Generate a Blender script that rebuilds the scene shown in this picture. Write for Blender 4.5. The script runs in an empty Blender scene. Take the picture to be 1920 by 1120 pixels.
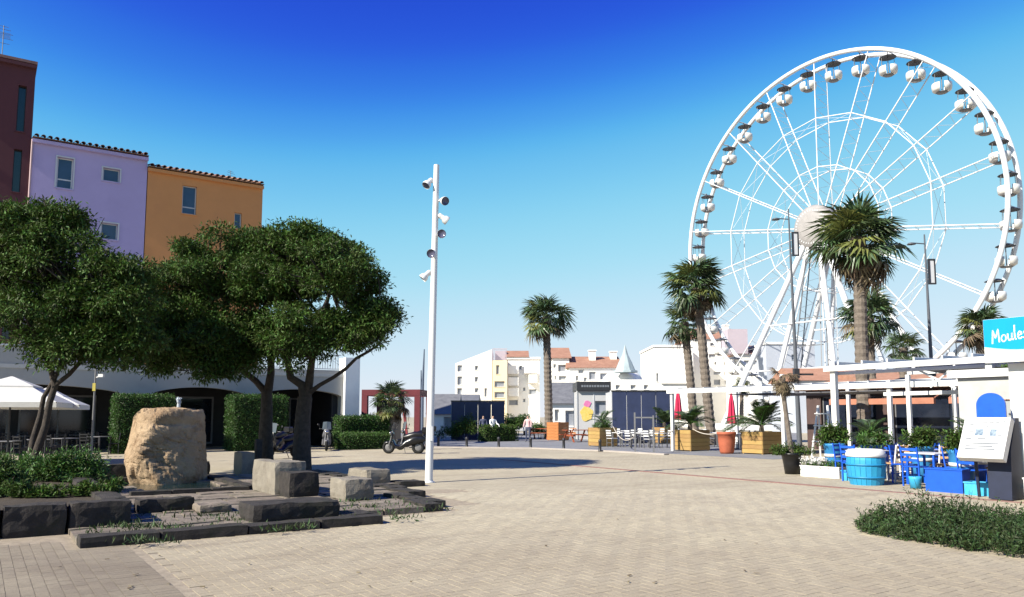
import bpy, math, random
import numpy as np
from mathutils import Vector, Matrix, noise
R = random.Random(7)
NR = np.random.default_rng(11)
rad = math.radians
sc = bpy.context.scene
COL = sc.collection

# ------------------------------------------------------------------ camera
F, PITCH, PPY, EYE = 1480.0, rad(5.6), 635.0, 1.6      # focal length in photo pixels, tilt, principal row, eye height
cd = bpy.data.cameras.new('camera'); cam = bpy.data.objects.new('camera', cd); COL.objects.link(cam)
cam.location = (0, 0, EYE); cam.rotation_euler = (math.pi/2 + PITCH, 0, 0)
cd.sensor_width = 36; cd.lens = F/1920*36; cd.shift_y = (PPY-560)/1920
cd.clip_start = .1; cd.clip_end = 3000
sc.camera = cam

# ------------------------------------------------------------------ the town grid: everything on the square follows it
GA = rad(34.0)
E1 = Vector((math.cos(GA), math.sin(GA), 0)); E2 = Vector((math.sin(GA), -math.cos(GA), 0))
def W(u, v, z=0.): return E1*u + E2*v + Vector((0, 0, z))

# ------------------------------------------------------------------ sky and sun
SUN_EL = rad(36.0)
sd = -E1 + E2*0.02; sd.normalize()                    # horizontal direction towards the sun
wd = bpy.data.worlds.new('World'); sc.world = wd; wd.use_nodes = True
nt = wd.node_tree; nt.nodes.clear()
sky = nt.nodes.new('ShaderNodeTexSky'); sky.sky_type = 'NISHITA'; sky.sun_disc = False
sky.sun_elevation = SUN_EL; sky.sun_rotation = math.atan2(sd.x, sd.y)
sky.air_density = 1.0; sky.dust_density = 0.; sky.ozone_density = 6.0
sx = nt.nodes.new('ShaderNodeVectorMath'); sx.operation = 'SCALE'; sx.inputs['Scale'].default_value = .1
cv = nt.nodes.new('ShaderNodeRGBCurve')                # the camera's punchy colour response, one curve for the whole sky
for ch, pts in enumerate((((0, 0), (.04, .008), (.075, .021), (.086, .032), (.10, .072), (.119, .165), (.176, .36), (.302, .60), (.62, .78), (1, .84)),
                          ((0, 0), (.09, .03), (.148, .085), (.171, .172), (.197, .345), (.233, .54), (.33, .72), (.50, .80), (.72, .84), (1, .86)),
                          ((0, 0), (.20, .34), (.312, .68), (.349, .77), (.39, .84), (.445, .87), (.566, .905), (.683, .93), (1, .95)))):
    c_ = cv.mapping.curves[ch]
    c_.points[0].location = pts[0]; c_.points[-1].location = pts[-1]
    for p_ in pts[1:-1]: c_.points.new(*p_)
cv.mapping.update()
sy = nt.nodes.new('ShaderNodeVectorMath'); sy.operation = 'SCALE'; sy.inputs['Scale'].default_value = 5.0
bg = nt.nodes.new('ShaderNodeBackground'); bg.inputs[1].default_value = .10
wo = nt.nodes.new('ShaderNodeOutputWorld')
nt.links.new(sky.outputs[0], sx.inputs[0]); nt.links.new(sx.outputs[0], cv.inputs['Color']); nt.links.new(cv.outputs[0], sy.inputs[0])
nt.links.new(sy.outputs[0], bg.inputs[0]); nt.links.new(bg.outputs[0], wo.inputs[0])
sl = bpy.data.lights.new('sun', 'SUN'); so = bpy.data.objects.new('sun', sl); COL.objects.link(so)
sl.energy = 5.0; sl.angle = rad(.53); sl.color = (1, .93, .80)
tosun = Vector((sd.x*math.cos(SUN_EL), sd.y*math.cos(SUN_EL), math.sin(SUN_EL)))
so.rotation_euler = tosun.to_track_quat('Z', 'Y').to_euler(); so.location = (-20, -20, 40)
sc.view_settings.view_transform = 'Standard'; sc.view_settings.look = 'None'
sc.view_settings.exposure = 1.0; sc.view_settings.gamma = 1.0; sc.view_settings.use_curve_mapping = False
sc.cycles.max_bounces = 6; sc.cycles.diffuse_bounces = 3; sc.cycles.transparent_max_bounces = 8

# ------------------------------------------------------------------ pixel -> place helpers (a pixel gives a direction, the ground or a wall the distance)
def ray(px, py):
    u = (px-960)/F; v = (PPY-py)/F
    return Vector((u, math.cos(PITCH)-math.sin(PITCH)*v, math.sin(PITCH)+math.cos(PITCH)*v))
def at(px, py, z=0.):
    d = ray(px, py); t = (z-EYE)/d.z; return Vector((d.x*t, d.y*t, z))
def atY(px, py, Y):
    d = ray(px, py); t = Y/d.y; return Vector((d.x*t, Y, EYE+d.z*t))

# ------------------------------------------------------------------ materials
MATS = {}
def mat(name, col, rough=.65, var=.12, scale=4., bump=0., bscale=40., metal=0., col2=None, island=0., spec=.4, stain=None, stain_scale=.6, trans=0., wave=None):
    if name in MATS: return MATS[name]
    m = bpy.data.materials.new(name); m.use_nodes = True; t = m.node_tree; N = t.nodes; L = t.links
    b = N['Principled BSDF']; b.inputs['Roughness'].default_value = rough; b.inputs['Metallic'].default_value = metal
    b.inputs['Specular IOR Level'].default_value = spec
    tc = N.new('ShaderNodeTexCoord'); vec = tc.outputs['Object']
    n1 = N.new('ShaderNodeTexNoise'); n1.inputs['Scale'].default_value = scale; n1.inputs['Detail'].default_value = 6
    n1.inputs['Roughness'].default_value = .65
    L.new(vec, n1.inputs['Vector'])
    k = 1. if 'plaster' in name or 'basalt' in name or 'glass' in name else .77            # albedos lean dark: the photograph is exposed for the shade
    col = [x*k for x in col]; col2 = [x*k for x in col2] if col2 else None; stain = [x*k for x in stain] if stain else None
    c = Vector(col); a2 = Vector(col2) if col2 else c*(1+var); a1 = c*(1-var) if not col2 else c
    ra = N.new('ShaderNodeValToRGB'); ra.color_ramp.elements[0].position = .3; ra.color_ramp.elements[1].position = .7
    ra.color_ramp.elements[0].color = (*a1, 1); ra.color_ramp.elements[1].color = (*[min(1, x) for x in a2], 1)
    L.new(n1.outputs['Fac'], ra.inputs[0]); out = ra.outputs[0]
    if stain:
        n2 = N.new('ShaderNodeTexNoise'); n2.inputs['Scale'].default_value = stain_scale; n2.inputs['Detail'].default_value = 8; n2.inputs['Roughness'].default_value = .7
        L.new(vec, n2.inputs['Vector'])
        r2 = N.new('ShaderNodeValToRGB'); r2.color_ramp.elements[0].position = .5; r2.color_ramp.elements[1].position = .68
        L.new(n2.outputs['Fac'], r2.inputs[0])
        mx = N.new('ShaderNodeMix'); mx.data_type = 'RGBA'; L.new(r2.outputs[0], mx.inputs[0]); L.new(out, mx.inputs[6]); mx.inputs[7].default_value = (*stain, 1)
        out = mx.outputs[2]
    if island:
        ge = N.new('ShaderNodeNewGeometry'); oi = N.new('ShaderNodeObjectInfo')
        ad = N.new('ShaderNodeMath'); ad.operation = 'ADD'; L.new(ge.outputs['Random Per Island'], ad.inputs[0]); L.new(oi.outputs['Random'], ad.inputs[1])
        fr = N.new('ShaderNodeMath'); fr.operation = 'FRACT'; L.new(ad.outputs[0], fr.inputs[0])
        mr = N.new('ShaderNodeMapRange'); L.new(fr.outputs[0], mr.inputs[0]); mr.inputs[3].default_value = 1-island; mr.inputs[4].default_value = 1+island
        hv = N.new('ShaderNodeHueSaturation'); L.new(out, hv.inputs['Color']); L.new(mr.outputs[0], hv.inputs['Value'])
        m2 = N.new('ShaderNodeMapRange'); L.new(fr.outputs[0], m2.inputs[0]); m2.inputs[3].default_value = .5-island*.06; m2.inputs[4].default_value = .5+island*.06
        L.new(m2.outputs[0], hv.inputs['Hue']); out = hv.outputs[0]
    L.new(out, b.inputs['Base Color'])
    if bump:
        n3 = N.new('ShaderNodeTexNoise'); n3.inputs['Scale'].default_value = bscale; n3.inputs['Detail'].default_value = 8; n3.inputs['Roughness'].default_value = .7
        L.new(vec, n3.inputs['Vector']); bp = N.new('ShaderNodeBump'); bp.inputs['Strength'].default_value = bump; bp.inputs['Distance'].default_value = .03
        L.new(n3.outputs['Fac'], bp.inputs['Height']); L.new(bp.outputs[0], b.inputs['Normal'])
    if trans:
        tr = N.new('ShaderNodeBsdfTranslucent'); L.new(out, tr.inputs[0]); ms = N.new('ShaderNodeMixShader'); ms.inputs[0].default_value = trans
        o = N['Material Output']; L.new(b.outputs[0], ms.inputs[1]); L.new(tr.outputs[0], ms.inputs[2]); L.new(ms.outputs[0], o.inputs[0])
    MATS[name] = m; return m
def glass(name, col=(.02, .03, .05), rough=.08):
    m = mat(name, col, rough, .25, 1.2, spec=.6); return m

# ------------------------------------------------------------------ mesh builder
class MB:
    def __init__(s): s.v = []; s.f = []; s.m = []; s.sm = []
    def add(s, vs, fs, mi=0, smooth=False):
        o = len(s.v); s.v += [tuple(p) for p in vs]
        for f in fs: s.f.append(tuple(i+o for i in f)); s.m.append(mi); s.sm.append(smooth)
        return s
    def box(s, x0, x1, y0, y1, z0, z1, mi=0, mx=None):
        vs = [Vector(p) for p in ((x0,y0,z0),(x1,y0,z0),(x1,y1,z0),(x0,y1,z0),(x0,y0,z1),(x1,y0,z1),(x1,y1,z1),(x0,y1,z1))]
        if mx: vs = [mx @ p for p in vs]
        return s.add(vs, [(0,3,2,1),(4,5,6,7),(0,1,5,4),(1,2,6,5),(2,3,7,6),(3,0,4,7)], mi)
    def cbox(s, c, sz, mi=0, rot=None):
        mx = Matrix.Translation(c) @ (rot.to_4x4() if rot else Matrix.Identity(4)); a, b, d = sz[0]/2, sz[1]/2, sz[2]/2
        return s.box(-a, a, -b, b, -d, d, mi, mx)
    def bar(s, p, q, w, h=None, mi=0):                      # rectangular bar from p to q
        p = Vector(p); q = Vector(q); d = q-p; h = h or w
        rot = d.to_track_quat('X', 'Z').to_matrix().to_4x4()
        return s.box(0, d.length, -w/2, w/2, -h/2, h/2, mi, Matrix.Translation(p) @ rot)
    def path(s, pts, rr, n=8, mi=0, caps=True, smooth=True):
        pts = [Vector(p) for p in pts]; k = len(pts); rr = rr if hasattr(rr, '__len__') else [rr]*k
        vs = []; up = None
        for i, p in enumerate(pts):
            d = (pts[min(i+1, k-1)]-pts[max(i-1, 0)]).normalized()
            if up is None: up = d.orthogonal().normalized()
            up = (up - d*up.dot(d)); up = up.normalized() if up.length > 1e-5 else d.orthogonal().normalized()
            sd_ = d.cross(up)
            for j in range(n):
                a = 2*math.pi*j/n; vs.append(p + (up*math.cos(a)+sd_*math.sin(a))*rr[i])
        fs = [(i*n+j, i*n+(j+1) % n, (i+1)*n+(j+1) % n, (i+1)*n+j) for i in range(k-1) for j in range(n)]
        s.add(vs, fs, mi, smooth)
        if caps: s.add(vs[:n], [tuple(range(n-1, -1, -1))], mi); s.add(vs[-n:], [tuple(range(n))], mi)
        return s
    def tube(s, p, q, r0, r1=None, n=8, mi=0, caps=True): return s.path([p, q], [r0, r0 if r1 is None else r1], n, mi, caps)
    def lathe(s, prof, n=16, c=(0, 0, 0), mi=0, smooth=True, rot=None):
        vs = []
        for r, z in prof:
            for j in range(n):
                a = 2*math.pi*j/n; p = Vector((r*math.cos(a), r*math.sin(a), z))
                if rot: p = rot @ p
                vs.append(p+Vector(c))
        fs = [(i*n+j, i*n+(j+1) % n, (i+1)*n+(j+1) % n, (i+1)*n+j) for i in range(len(prof)-1) for j in range(n)]
        return s.add(vs, fs, mi, smooth)
    def prism(s, poly, y0, y1, mi=0, mx=None, axis='y'):       # polygon in x,z pushed along y (or x,y along z)
        n = len(poly)
        if axis == 'y': vs = [Vector((a, y0, b)) for a, b in poly] + [Vector((a, y1, b)) for a, b in poly]
        else: vs = [Vector((a, b, y0)) for a, b in poly] + [Vector((a, b, y1)) for a, b in poly]
        if mx: vs = [mx @ p for p in vs]
        fs = [tuple(range(n)), tuple(range(2*n-1, n-1, -1))] + [(i+n, (i+1) % n+n, (i+1) % n, i) for i in range(n)]
        return s.add(vs, fs, mi)
    def torus(s, c, r, t, n=18, k=8, rot=None, mi=0):
        vs = []
        for i in range(n):
            a = 2*math.pi*i/n
            for j in range(k):
                b = 2*math.pi*j/k; p = Vector(((r+t*math.cos(b))*math.cos(a), (r+t*math.cos(b))*math.sin(a), t*math.sin(b)))
                vs.append((rot @ p if rot else p)+Vector(c))
        fs = [(i*k+j, ((i+1) % n)*k+j, ((i+1) % n)*k+(j+1) % k, i*k+(j+1) % k) for i in range(n) for j in range(k)]
        return s.add(vs, fs, mi, True)
    def ball(s, c, r, n=12, k=8, mi=0):
        r = r if hasattr(r, '__len__') else (r, r, r)
        vs = []; 
        for i in range(k+1):
            ph = math.pi*i/k
            for j in range(n): vs.append((c[0]+r[0]*math.sin(ph)*math.cos(2*math.pi*j/n), c[1]+r[1]*math.sin(ph)*math.sin(2*math.pi*j/n), c[2]+r[2]*math.cos(ph)))
        return s.add(vs, [(i*n+j, (i+1)*n+j, (i+1)*n+(j+1) % n, i*n+(j+1) % n) for i in range(k) for j in range(n)], mi, True)
    def mesh(s, name, mats):
        me = bpy.data.meshes.new(name); me.from_pydata(s.v, [], s.f)
        for m in (mats if isinstance(mats, (list, tuple)) else [mats]): me.materials.append(m)
        me.polygons.foreach_set('material_index', s.m); me.polygons.foreach_set('use_smooth', s.sm); me.update()
        return me
    def build(s, name, mats, parent=None, loc=None, rz=0, bevel=0, label=None, kind=None):
        return link(name, s.mesh(name, mats), parent, loc, rz, bevel, label, kind)
def link(name, me, parent=None, loc=None, rz=0, bevel=0, label=None, kind=None):
    o = bpy.data.objects.new(name, me); COL.objects.link(o)
    if parent: o.parent = parent
    if loc is not None: o.location = loc
    if rz: o.rotation_euler.z = rz
    if bevel:
        b = o.modifiers.new('bevel', 'BEVEL'); b.width = bevel; b.segments = 1; b.limit_method = 'ANGLE'; b.angle_limit = rad(40)
    if label: o['label'] = label
    if kind: o['kind'] = kind
    return o
def tag(o, label, cat, group=None):
    o['label'] = label; o['category'] = cat
    if group: o['group'] = group
    return o
def thing(name, label, cat, loc=(0, 0, 0), rz=0., group=None):
    o = bpy.data.objects.new(name, None); COL.objects.link(o); o.empty_display_size = .3
    o.location = loc; o.rotation_euler.z = rz
    return tag(o, label, cat, group)
def copy_tree(o, parent=None, loc=None, rz=None, label=None, scale=None):
    c = o.copy(); COL.objects.link(c); c.parent = parent
    if loc is not None: c.location = loc
    if rz is not None: c.rotation_euler.z = rz
    if label: c['label'] = label
    if scale: c.scale = (scale,)*3 if not hasattr(scale, '__len__') else scale
    for ch in o.children: copy_tree(ch, c)
    return c
def struct(o): o['kind'] = 'structure'; return o
def arr_mesh(name, V, Fq, m, smooth=False, mi=None):          # big meshes from numpy: V (n,3), Fq (m,k)
    me = bpy.data.meshes.new(name); k = Fq.shape[1]
    me.vertices.add(len(V)); me.vertices.foreach_set('co', V.astype(np.float32).ravel())
    me.loops.add(Fq.size); me.loops.foreach_set('vertex_index', Fq.astype(np.int32).ravel())
    me.polygons.add(len(Fq)); me.polygons.foreach_set('loop_start', np.arange(0, Fq.size, k, dtype=np.int32))
    for x in (m if isinstance(m, (list, tuple)) else [m]): me.materials.append(x)
    if mi is not None: me.polygons.foreach_set('material_index', mi.astype(np.int32))
    me.polygons.foreach_set('use_smooth', np.full(len(Fq), bool(smooth)))
    me.update(calc_edges=True); me.validate(); return me
def leaf_arrays(P, D, Nn, L, Wd):                             # one folded diamond of two triangles per leaf
    D = D/np.linalg.norm(D, axis=1, keepdims=True); S = np.cross(D, Nn); S /= np.linalg.norm(S, axis=1, keepdims=True)+1e-9
    Up = np.cross(S, D); n = len(P); L = L[:, None]; Wd = Wd[:, None]
    V = np.stack([P, P+D*L*.5+S*Wd*.5+Up*Wd*.18, P+D*L, P+D*L*.5-S*Wd*.5+Up*Wd*.18], 1).reshape(-1, 3)
    b = np.arange(n)[:, None]*4; Fq = np.concatenate([b+np.array([[0, 1, 2]]), b+np.array([[0, 2, 3]])], 0)
    return V, Fq
def rand_unit(n):
    d = NR.normal(size=(n, 3)); return d/np.linalg.norm(d, axis=1, keepdims=True)

# ------------------------------------------------------------------ palette
WHITE = mat('white_paint', (.80, .80, .79), .45, .03, 6)
WHEEL = mat('wheel_white_paint', (.82, .83, .85), .4, .03, 3)
STEELW = mat('pale_grey_steel', (.62, .63, .65), .4, .05, 5)
GREYM = mat('grey_metal', (.22, .22, .23), .45, .1, 6, metal=.3)
DARKM = mat('dark_metal', (.03, .03, .035), .45, .15, 8)
BLACKP = mat('black_plastic', (.012, .012, .014), .35, .2, 8)
RUBBER = mat('rubber', (.012, .012, .012), .85, .2, 20)
LENS = mat('lamp_glass', (.30, .32, .36), .12, .1, 9)
STONE = mat('weathered_stone', (.16, .13, .105), .9, .2, 5, .6, 26, col2=(.33, .275, .22), stain=(.09, .085, .05), stain_scale=1.6, island=.12)
DSTONE = mat('shade_dark_basalt', (.017, .015, .0145), .92, .2, 5, .7, 24, col2=(.05, .042, .037), stain=(.016, .018, .010), stain_scale=1.8, island=.1)  # basalt tone lowered further, so the colour itself deepens the shaded stone faces
LSTONE = mat('pale_cut_stone', (.22, .195, .16), .88, .1, 4, .5, 34, col2=(.31, .275, .22), stain=(.13, .105, .08), stain_scale=1.4)
SOIL = mat('soil', (.06, .045, .03), .95, .3, 9, .6, 30)
BARK = mat('tree_bark', (.035, .028, .024), .95, .3, 9, .9, 22, col2=(.085, .068, .056))
LEAF = mat('tree_leaf', (.026, .050, .010), .58, .3, 3, island=.6, col2=(.11, .18, .03), trans=.18, spec=.25)
LEAFB = mat('bright_leaf', (.05, .11, .02), .5, .3, 3, island=.5, col2=(.09, .17, .03), trans=.25)
HEDGE = mat('hedge_leaf', (.028, .072, .010), .5, .3, 3, island=.5, col2=(.065, .14, .018), trans=.2)
WEED = mat('weed_leaf', (.030, .058, .016), .6, .3, 4, island=.6, col2=(.062, .10, .026), trans=.2)
DRY = mat('dry_leaf', (.20, .15, .085), .8, .25, 4, island=.4, trans=.15)
PALMG = mat('palm_green', (.045, .08, .035), .42, .3, 3, island=.45, col2=(.10, .15, .055), trans=.15, spec=.5)
PALMY = mat('palm_yellow_green', (.20, .22, .06), .5, .3, 3, island=.3, trans=.2)
PALMB = mat('palm_dead_brown', (.15, .11, .065), .8, .3, 4, island=.35)
PALMT = mat('palm_trunk', (.13, .105, .085), .95, .3, 8, .9, 18, col2=(.24, .20, .165))
WOOD = mat('planter_wood', (.36, .22, .075), .7, .2, 3, .3, 30, col2=(.47, .30, .11), island=.15)
WOODR = mat('red_stained_wood', (.35, .09, .04), .6, .2, 4, .2, 30)
WOODO = mat('orange_stained_wood', (.50, .19, .06), .6, .2, 4, .2, 30)
BLUE = mat('blue_paint', (.012, .105, .60), .4, .1, 5)
CYAN = mat('sky_blue_paint', (.05, .42, .72), .45, .1, 5, stain=(.10, .50, .78), stain_scale=3)
TERRA = mat('terracotta', (.45, .12, .06), .7, .15, 6, .2, 30)
PINK = mat('pink_canvas', (.62, .03, .10), .8, .15, 6)
CANVAS = mat('white_canvas', (.78, .77, .74), .85, .05, 5, trans=.12)
NAVY = mat('navy_screen', (.030, .042, .10), .55, .2, 1.5)
GLASSD = glass('dark_glass', (.012, .016, .028))
GLASSB = glass('blue_glass', (.03, .05, .11))
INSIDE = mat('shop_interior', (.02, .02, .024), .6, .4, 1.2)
TILE = mat('roof_tile', (.17, .085, .06), .85, .25, 6, .4, 30, col2=(.30, .16, .11), island=.25)

# ================================================================== GROUND
def paving_material(name, brick, worn=False):
    m = bpy.data.materials.new(name); m.use_nodes = True; t = m.node_tree; N = t.nodes; L = t.links; b = N['Principled BSDF']
    b.inputs['Roughness'].default_value = .9; b.inputs['Specular IOR Level'].default_value = .25
    ge = N.new('ShaderNodeNewGeometry'); mp = N.new('ShaderNodeMapping'); mp.inputs['Rotation'].default_value = (0, 0, -GA)
    L.new(ge.outputs['Position'], mp.inputs['Vector']); P = mp.outputs[0]
    def noi(s, d=6, r=.65):
        n = N.new('ShaderNodeTexNoise'); n.inputs['Scale'].default_value = s; n.inputs['Detail'].default_value = d; n.inputs['Roughness'].default_value = r; L.new(P, n.inputs['Vector']); return n.outputs['Fac']
    def ramp(f, a, ca, z, cz):
        r = N.new('ShaderNodeValToRGB'); r.color_ramp.elements[0].position = a; r.color_ramp.elements[1].position = z
        r.color_ramp.elements[0].color = (*ca, 1); r.color_ramp.elements[1].color = (*cz, 1); L.new(f, r.inputs[0]); return r.outputs[0]
    def mix(f, a, c2, mode='MIX'):
        x = N.new('ShaderNodeMix'); x.data_type = 'RGBA'; x.blend_type = mode
        if isinstance(f, float): x.inputs[0].default_value = f
        else: L.new(f, x.inputs[0])
        L.new(a, x.inputs[6])
        if isinstance(c2, tuple): x.inputs[7].default_value = (*c2, 1)
        else: L.new(c2, x.inputs[7])
        return x.outputs[2]
    base = ramp(noi(.9), .32, (.345, .302, .222), .7, (.405, .362, .272))
    sand = ramp(noi(.22, 9, .7), .45, (0, 0, 0), .62, (1, 1, 1))
    base = mix(sand, base, (.43, .385, .28))                       # blown sand
    dirt = ramp(noi(.5, 9, .75), .58, (0, 0, 0), .74, (.4, .4, .4))
    base = mix(dirt, base, (.26, .22, .175))                      # trodden dirt
    rust = ramp(noi(.33, 7, .6), .66, (0, 0, 0), .78, (.5, .5, .5))
    base = mix(rust, base, (.26, .145, .10))                       # old reddish spills
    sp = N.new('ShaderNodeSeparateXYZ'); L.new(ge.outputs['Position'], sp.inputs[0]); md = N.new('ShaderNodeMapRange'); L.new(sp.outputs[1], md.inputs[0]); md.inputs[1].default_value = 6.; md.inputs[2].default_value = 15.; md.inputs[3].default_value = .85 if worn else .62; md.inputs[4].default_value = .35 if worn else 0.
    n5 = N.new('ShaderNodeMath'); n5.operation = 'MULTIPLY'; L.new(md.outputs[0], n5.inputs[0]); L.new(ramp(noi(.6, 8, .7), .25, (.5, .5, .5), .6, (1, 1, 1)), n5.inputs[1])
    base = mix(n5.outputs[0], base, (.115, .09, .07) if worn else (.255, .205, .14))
    ms = N.new('ShaderNodeMapping'); ms.inputs['Scale'].default_value = (.16, 1.5, 1.); L.new(P, ms.inputs['Vector']); ns = N.new('ShaderNodeTexNoise'); ns.inputs['Scale'].default_value = 1.0; ns.inputs['Detail'].default_value = 9; ns.inputs['Roughness'].default_value = .72; L.new(ms.outputs[0], ns.inputs['Vector'])
    base = mix(ramp(ns.outputs['Fac'], .53, (0, 0, 0), .72, (.62, .62, .62)), base, (.20, .165, .125))     # swept dirt and water streaks
    fine = ramp(noi(38, 5, .75), .3, (.80, .80, .80), .7, (1.12, 1.12, 1.12))
    base = mix(1.0, base, fine, 'MULTIPLY')
    if brick:
        oi = N.new('ShaderNodeObjectInfo'); ad = N.new('ShaderNodeMath'); ad.operation = 'ADD'
        L.new(ge.outputs['Random Per Island'], ad.inputs[0]); L.new(oi.outputs['Random'], ad.inputs[1])
        fr = N.new('ShaderNodeMath'); fr.operation = 'FRACT'; L.new(ad.outputs[0], fr.inputs[0])
        one = ramp(fr.outputs[0], 0., (.94, .93, .93), 1., (1.05, 1.04, 1.02)); base = mix(1.0, base, one, 'MULTIPLY')
    else:
        bt = N.new('ShaderNodeTexBrick'); L.new(P, bt.inputs['Vector']); bt.inputs['Scale'].default_value = 1.0
        bt.inputs['Brick Width'].default_value = .22; bt.inputs['Row Height'].default_value = .11; bt.inputs['Mortar Size'].default_value = .006
        bt.inputs['Color1'].default_value = (.93, .92, .92, 1); bt.inputs['Color2'].default_value = (1.06, 1.06, 1.03, 1); bt.inputs['Mortar'].default_value = (.72, .70, .66, 1)
        base = mix(1.0, base, bt.outputs['Color'], 'MULTIPLY')
    L.new(base, b.inputs['Base Color'])
    bp = N.new('ShaderNodeBump'); bp.inputs['Strength'].default_value = .35; bp.inputs['Distance'].default_value = .02
    L.new(noi(60, 6, .7), bp.inputs['Height']); L.new(bp.outputs[0], b.inputs['Normal'])
    return m
PAVE = paving_material('plaza_paving', False); BRICK = paving_material('paver', True); BRICKO = paving_material('old_paver', True, True)
JOINT = mat('joint_sand', (.36, .30, .22), .95, .25, 8, .4, 60)

plaza = MB(); s = 900.
plaza.add([(-s, -60, 0), (s, -60, 0), (s, s, 0), (-s, s, 0)], [(0, 1, 2, 3)])
plaza = struct(plaza.build('plaza', PAVE))

# pavers round the viewer's feet: running bond left of a grey soldier band, herringbone right of it
cells = []                                                       # (u, v, along_u, kind)
BW = .11; VB0, VB1 = -13.2, -3.0
def in_view(u, v):
    p = W(u, v)
    if p.y < 6.2 or p.y > 17.5: return False
    return abs(p.x) < p.y*.68+.3
band_u = float(W(0, 0).dot(E1)) + 1.18                            # the band runs along the street at u = 1.18 .. 1.62
for i in range(-60, 20):
    u = band_u - (i+.5)*BW
    if u > band_u: continue
    off = .11 if i % 2 else 0.
    for j in range(-20, 80):
        v = -3.0 - j*.22 - off
        if in_view(u, v): cells.append((u, v, False, 0))
for i in range(2):
    for j in range(-20, 120):
        u, v = band_u + .22*i + .11, -3.0 - j*.11
        if in_view(u, v): cells.append((u, v, True, 1))
ub = band_u + .44
for i in range(0, 150):
    for j in range(0, 130):
        k = (i-j) % 4
        if k == 0: u, v, al = ub + (i+1)*BW, -3.0-(j+.5)*BW, True
        elif k == 3: u, v, al = ub + (i+.5)*BW, -3.0-(j+1)*BW, False
        else: continue
        if u-.11 > ub and in_view(u, v): cells.append((u, v, al, 2))
def blocked(u, v):                                               # the fountain terrace and the raised bed stand here
    return (v < -10.98 and u < 5.2 and u > 1.0) or (v < -11.7 and u < 6.9) or (v < -12.4 and u < 7.7) or (v < -14.5 and u < 8.8)
cells = [c for c in cells if not blocked(c[0], c[1])]
cells.sort(key=lambda c: W(c[0], c[1]).length)
def paver_mesh(l, w):
    b = MB(); a, c, t, e = l/2-.0022, w/2-.0022, .0032, .001
    vs = [(-a, -c, 0), (a, -c, 0), (a, c, 0), (-a, c, 0), (-a+e, -c+e, t), (a-e, -c+e, t), (a-e, c-e, t), (-a+e, c-e, t)]
    b.add(vs, [(4, 5, 6, 7), (0, 1, 5, 4), (1, 2, 6, 5), (2, 3, 7, 6), (3, 0, 4, 7)]); return b
pm = paver_mesh(.22, .11).mesh('paver', BRICK); pmo = paver_mesh(.22, .11).mesh('paver', BRICKO)
bed = MB(); q = [at(-140, 1135), at(2060, 1135), at(2060, 918), at(-140, 918)]
bed.add([p+Vector((0, 0, .002)) for p in q], [(0, 1, 2, 3)]); bed.build('joint_bed', JOINT, plaza)
vis = [c for c in cells if W(c[0], c[1]).y > 6.9 and abs(W(c[0], c[1]).x) < W(c[0], c[1]).y*.645]
near = set(vis[:300])
for (u, v, al, kd) in vis[:300]:
    o = link('paver', pm if kd == 2 else pmo, plaza, W(u, v, .004+R.uniform(-.001, .001)), GA + (0 if al else math.pi/2) + R.uniform(-.012, .012))
rest = [c for c in cells if c not in near]
tv = np.array([v.co[:] for v in pm.vertices]); tf = np.array([p.vertices[:] for p in pm.polygons])
n = len(rest); PV = np.zeros((n, 8, 3)); 
for i, (u, v, al, kd) in enumerate(rest):
    a = GA + (0 if al else math.pi/2) + R.uniform(-.012, .012); ca, sa = math.cos(a), math.sin(a); p = W(u, v)
    PV[i, :, 0] = tv[:, 0]*ca-tv[:, 1]*sa+p.x; PV[i, :, 1] = tv[:, 0]*sa+tv[:, 1]*ca+p.y; PV[i, :, 2] = tv[:, 2]+.004+R.uniform(-.001, .001) + tv[:, 0]*R.uniform(-.004, .004)
PF = (np.arange(n)[:, None, None]*8 + tf[None]).reshape(-1, 4)
link('paver_field', arr_mesh('paver_field', PV.reshape(-1, 3), PF, [BRICK, BRICKO], mi=np.repeat(np.array([0 if c[3] == 2 else 1 for c in rest]), len(tf))), plaza, kind='stuff')

# quay road beyond the bollards, its kerb, and the thin red paving strip
ROADM = mat('quay_asphalt', (.24, .245, .26), .85, .12, 1.5, .2, 60, stain=(.18, .185, .20), stain_scale=.5)
road = MB(); rp = [at(560, 836), at(700, 835), at(815, 837), at(1000, 839), at(1130, 844), at(1250, 851), at(1450, 862), at(1500, 860), at(1500, 812), at(560, 812)]
road.add([p+Vector((0, 0, .004)) for p in rp], [tuple(range(len(rp)))]); struct(road.build('road', ROADM))
kb = MB(); kp = [at(640, 838.5), at(700, 837.5), at(815, 839.5), at(1000, 841.5), at(1130, 846.5), at(1250, 853.5)]
for a, b in zip(kp[:-1], kp[1:]):
    d = (b-a).normalized()*.006; kb.bar(a+d+Vector((0, 0, .03)), b-d+Vector((0, 0, .03)), .28, .06)
struct(kb.build('kerb', mat('kerb_concrete', (.42, .38, .35), .9, .1, 3)))
REDP = mat('red_paver', (.30, .165, .135), .9, .2, 4)
rs = MB()
for j in range(90):
    v = -24.5 + j*.225
    if v > -4.6: break
    for i in range(2):
        c = W(16.0+i*.112, v, .006); rs.cbox(c, (.106, .216, .010), rot=Matrix.Rotation(GA, 3, 'Z'))
struct(rs.build('red_paving_strip', REDP))
lit = MB()                                                        # bits of litter and dry leaves on the pavers
for k in range(26):
    p = at(R.uniform(60, 900), R.uniform(1030, 1110)) if k < 16 else at(R.uniform(900, 1700), R.uniform(960, 1100))
    lit.cbox(p+Vector((0, 0, .022)), (R.uniform(.02, .06), R.uniform(.012, .03), .004), rot=Matrix.Rotation(R.uniform(0, 6), 3, 'Z') @ Matrix.Rotation(.2, 3, 'X'))
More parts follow.
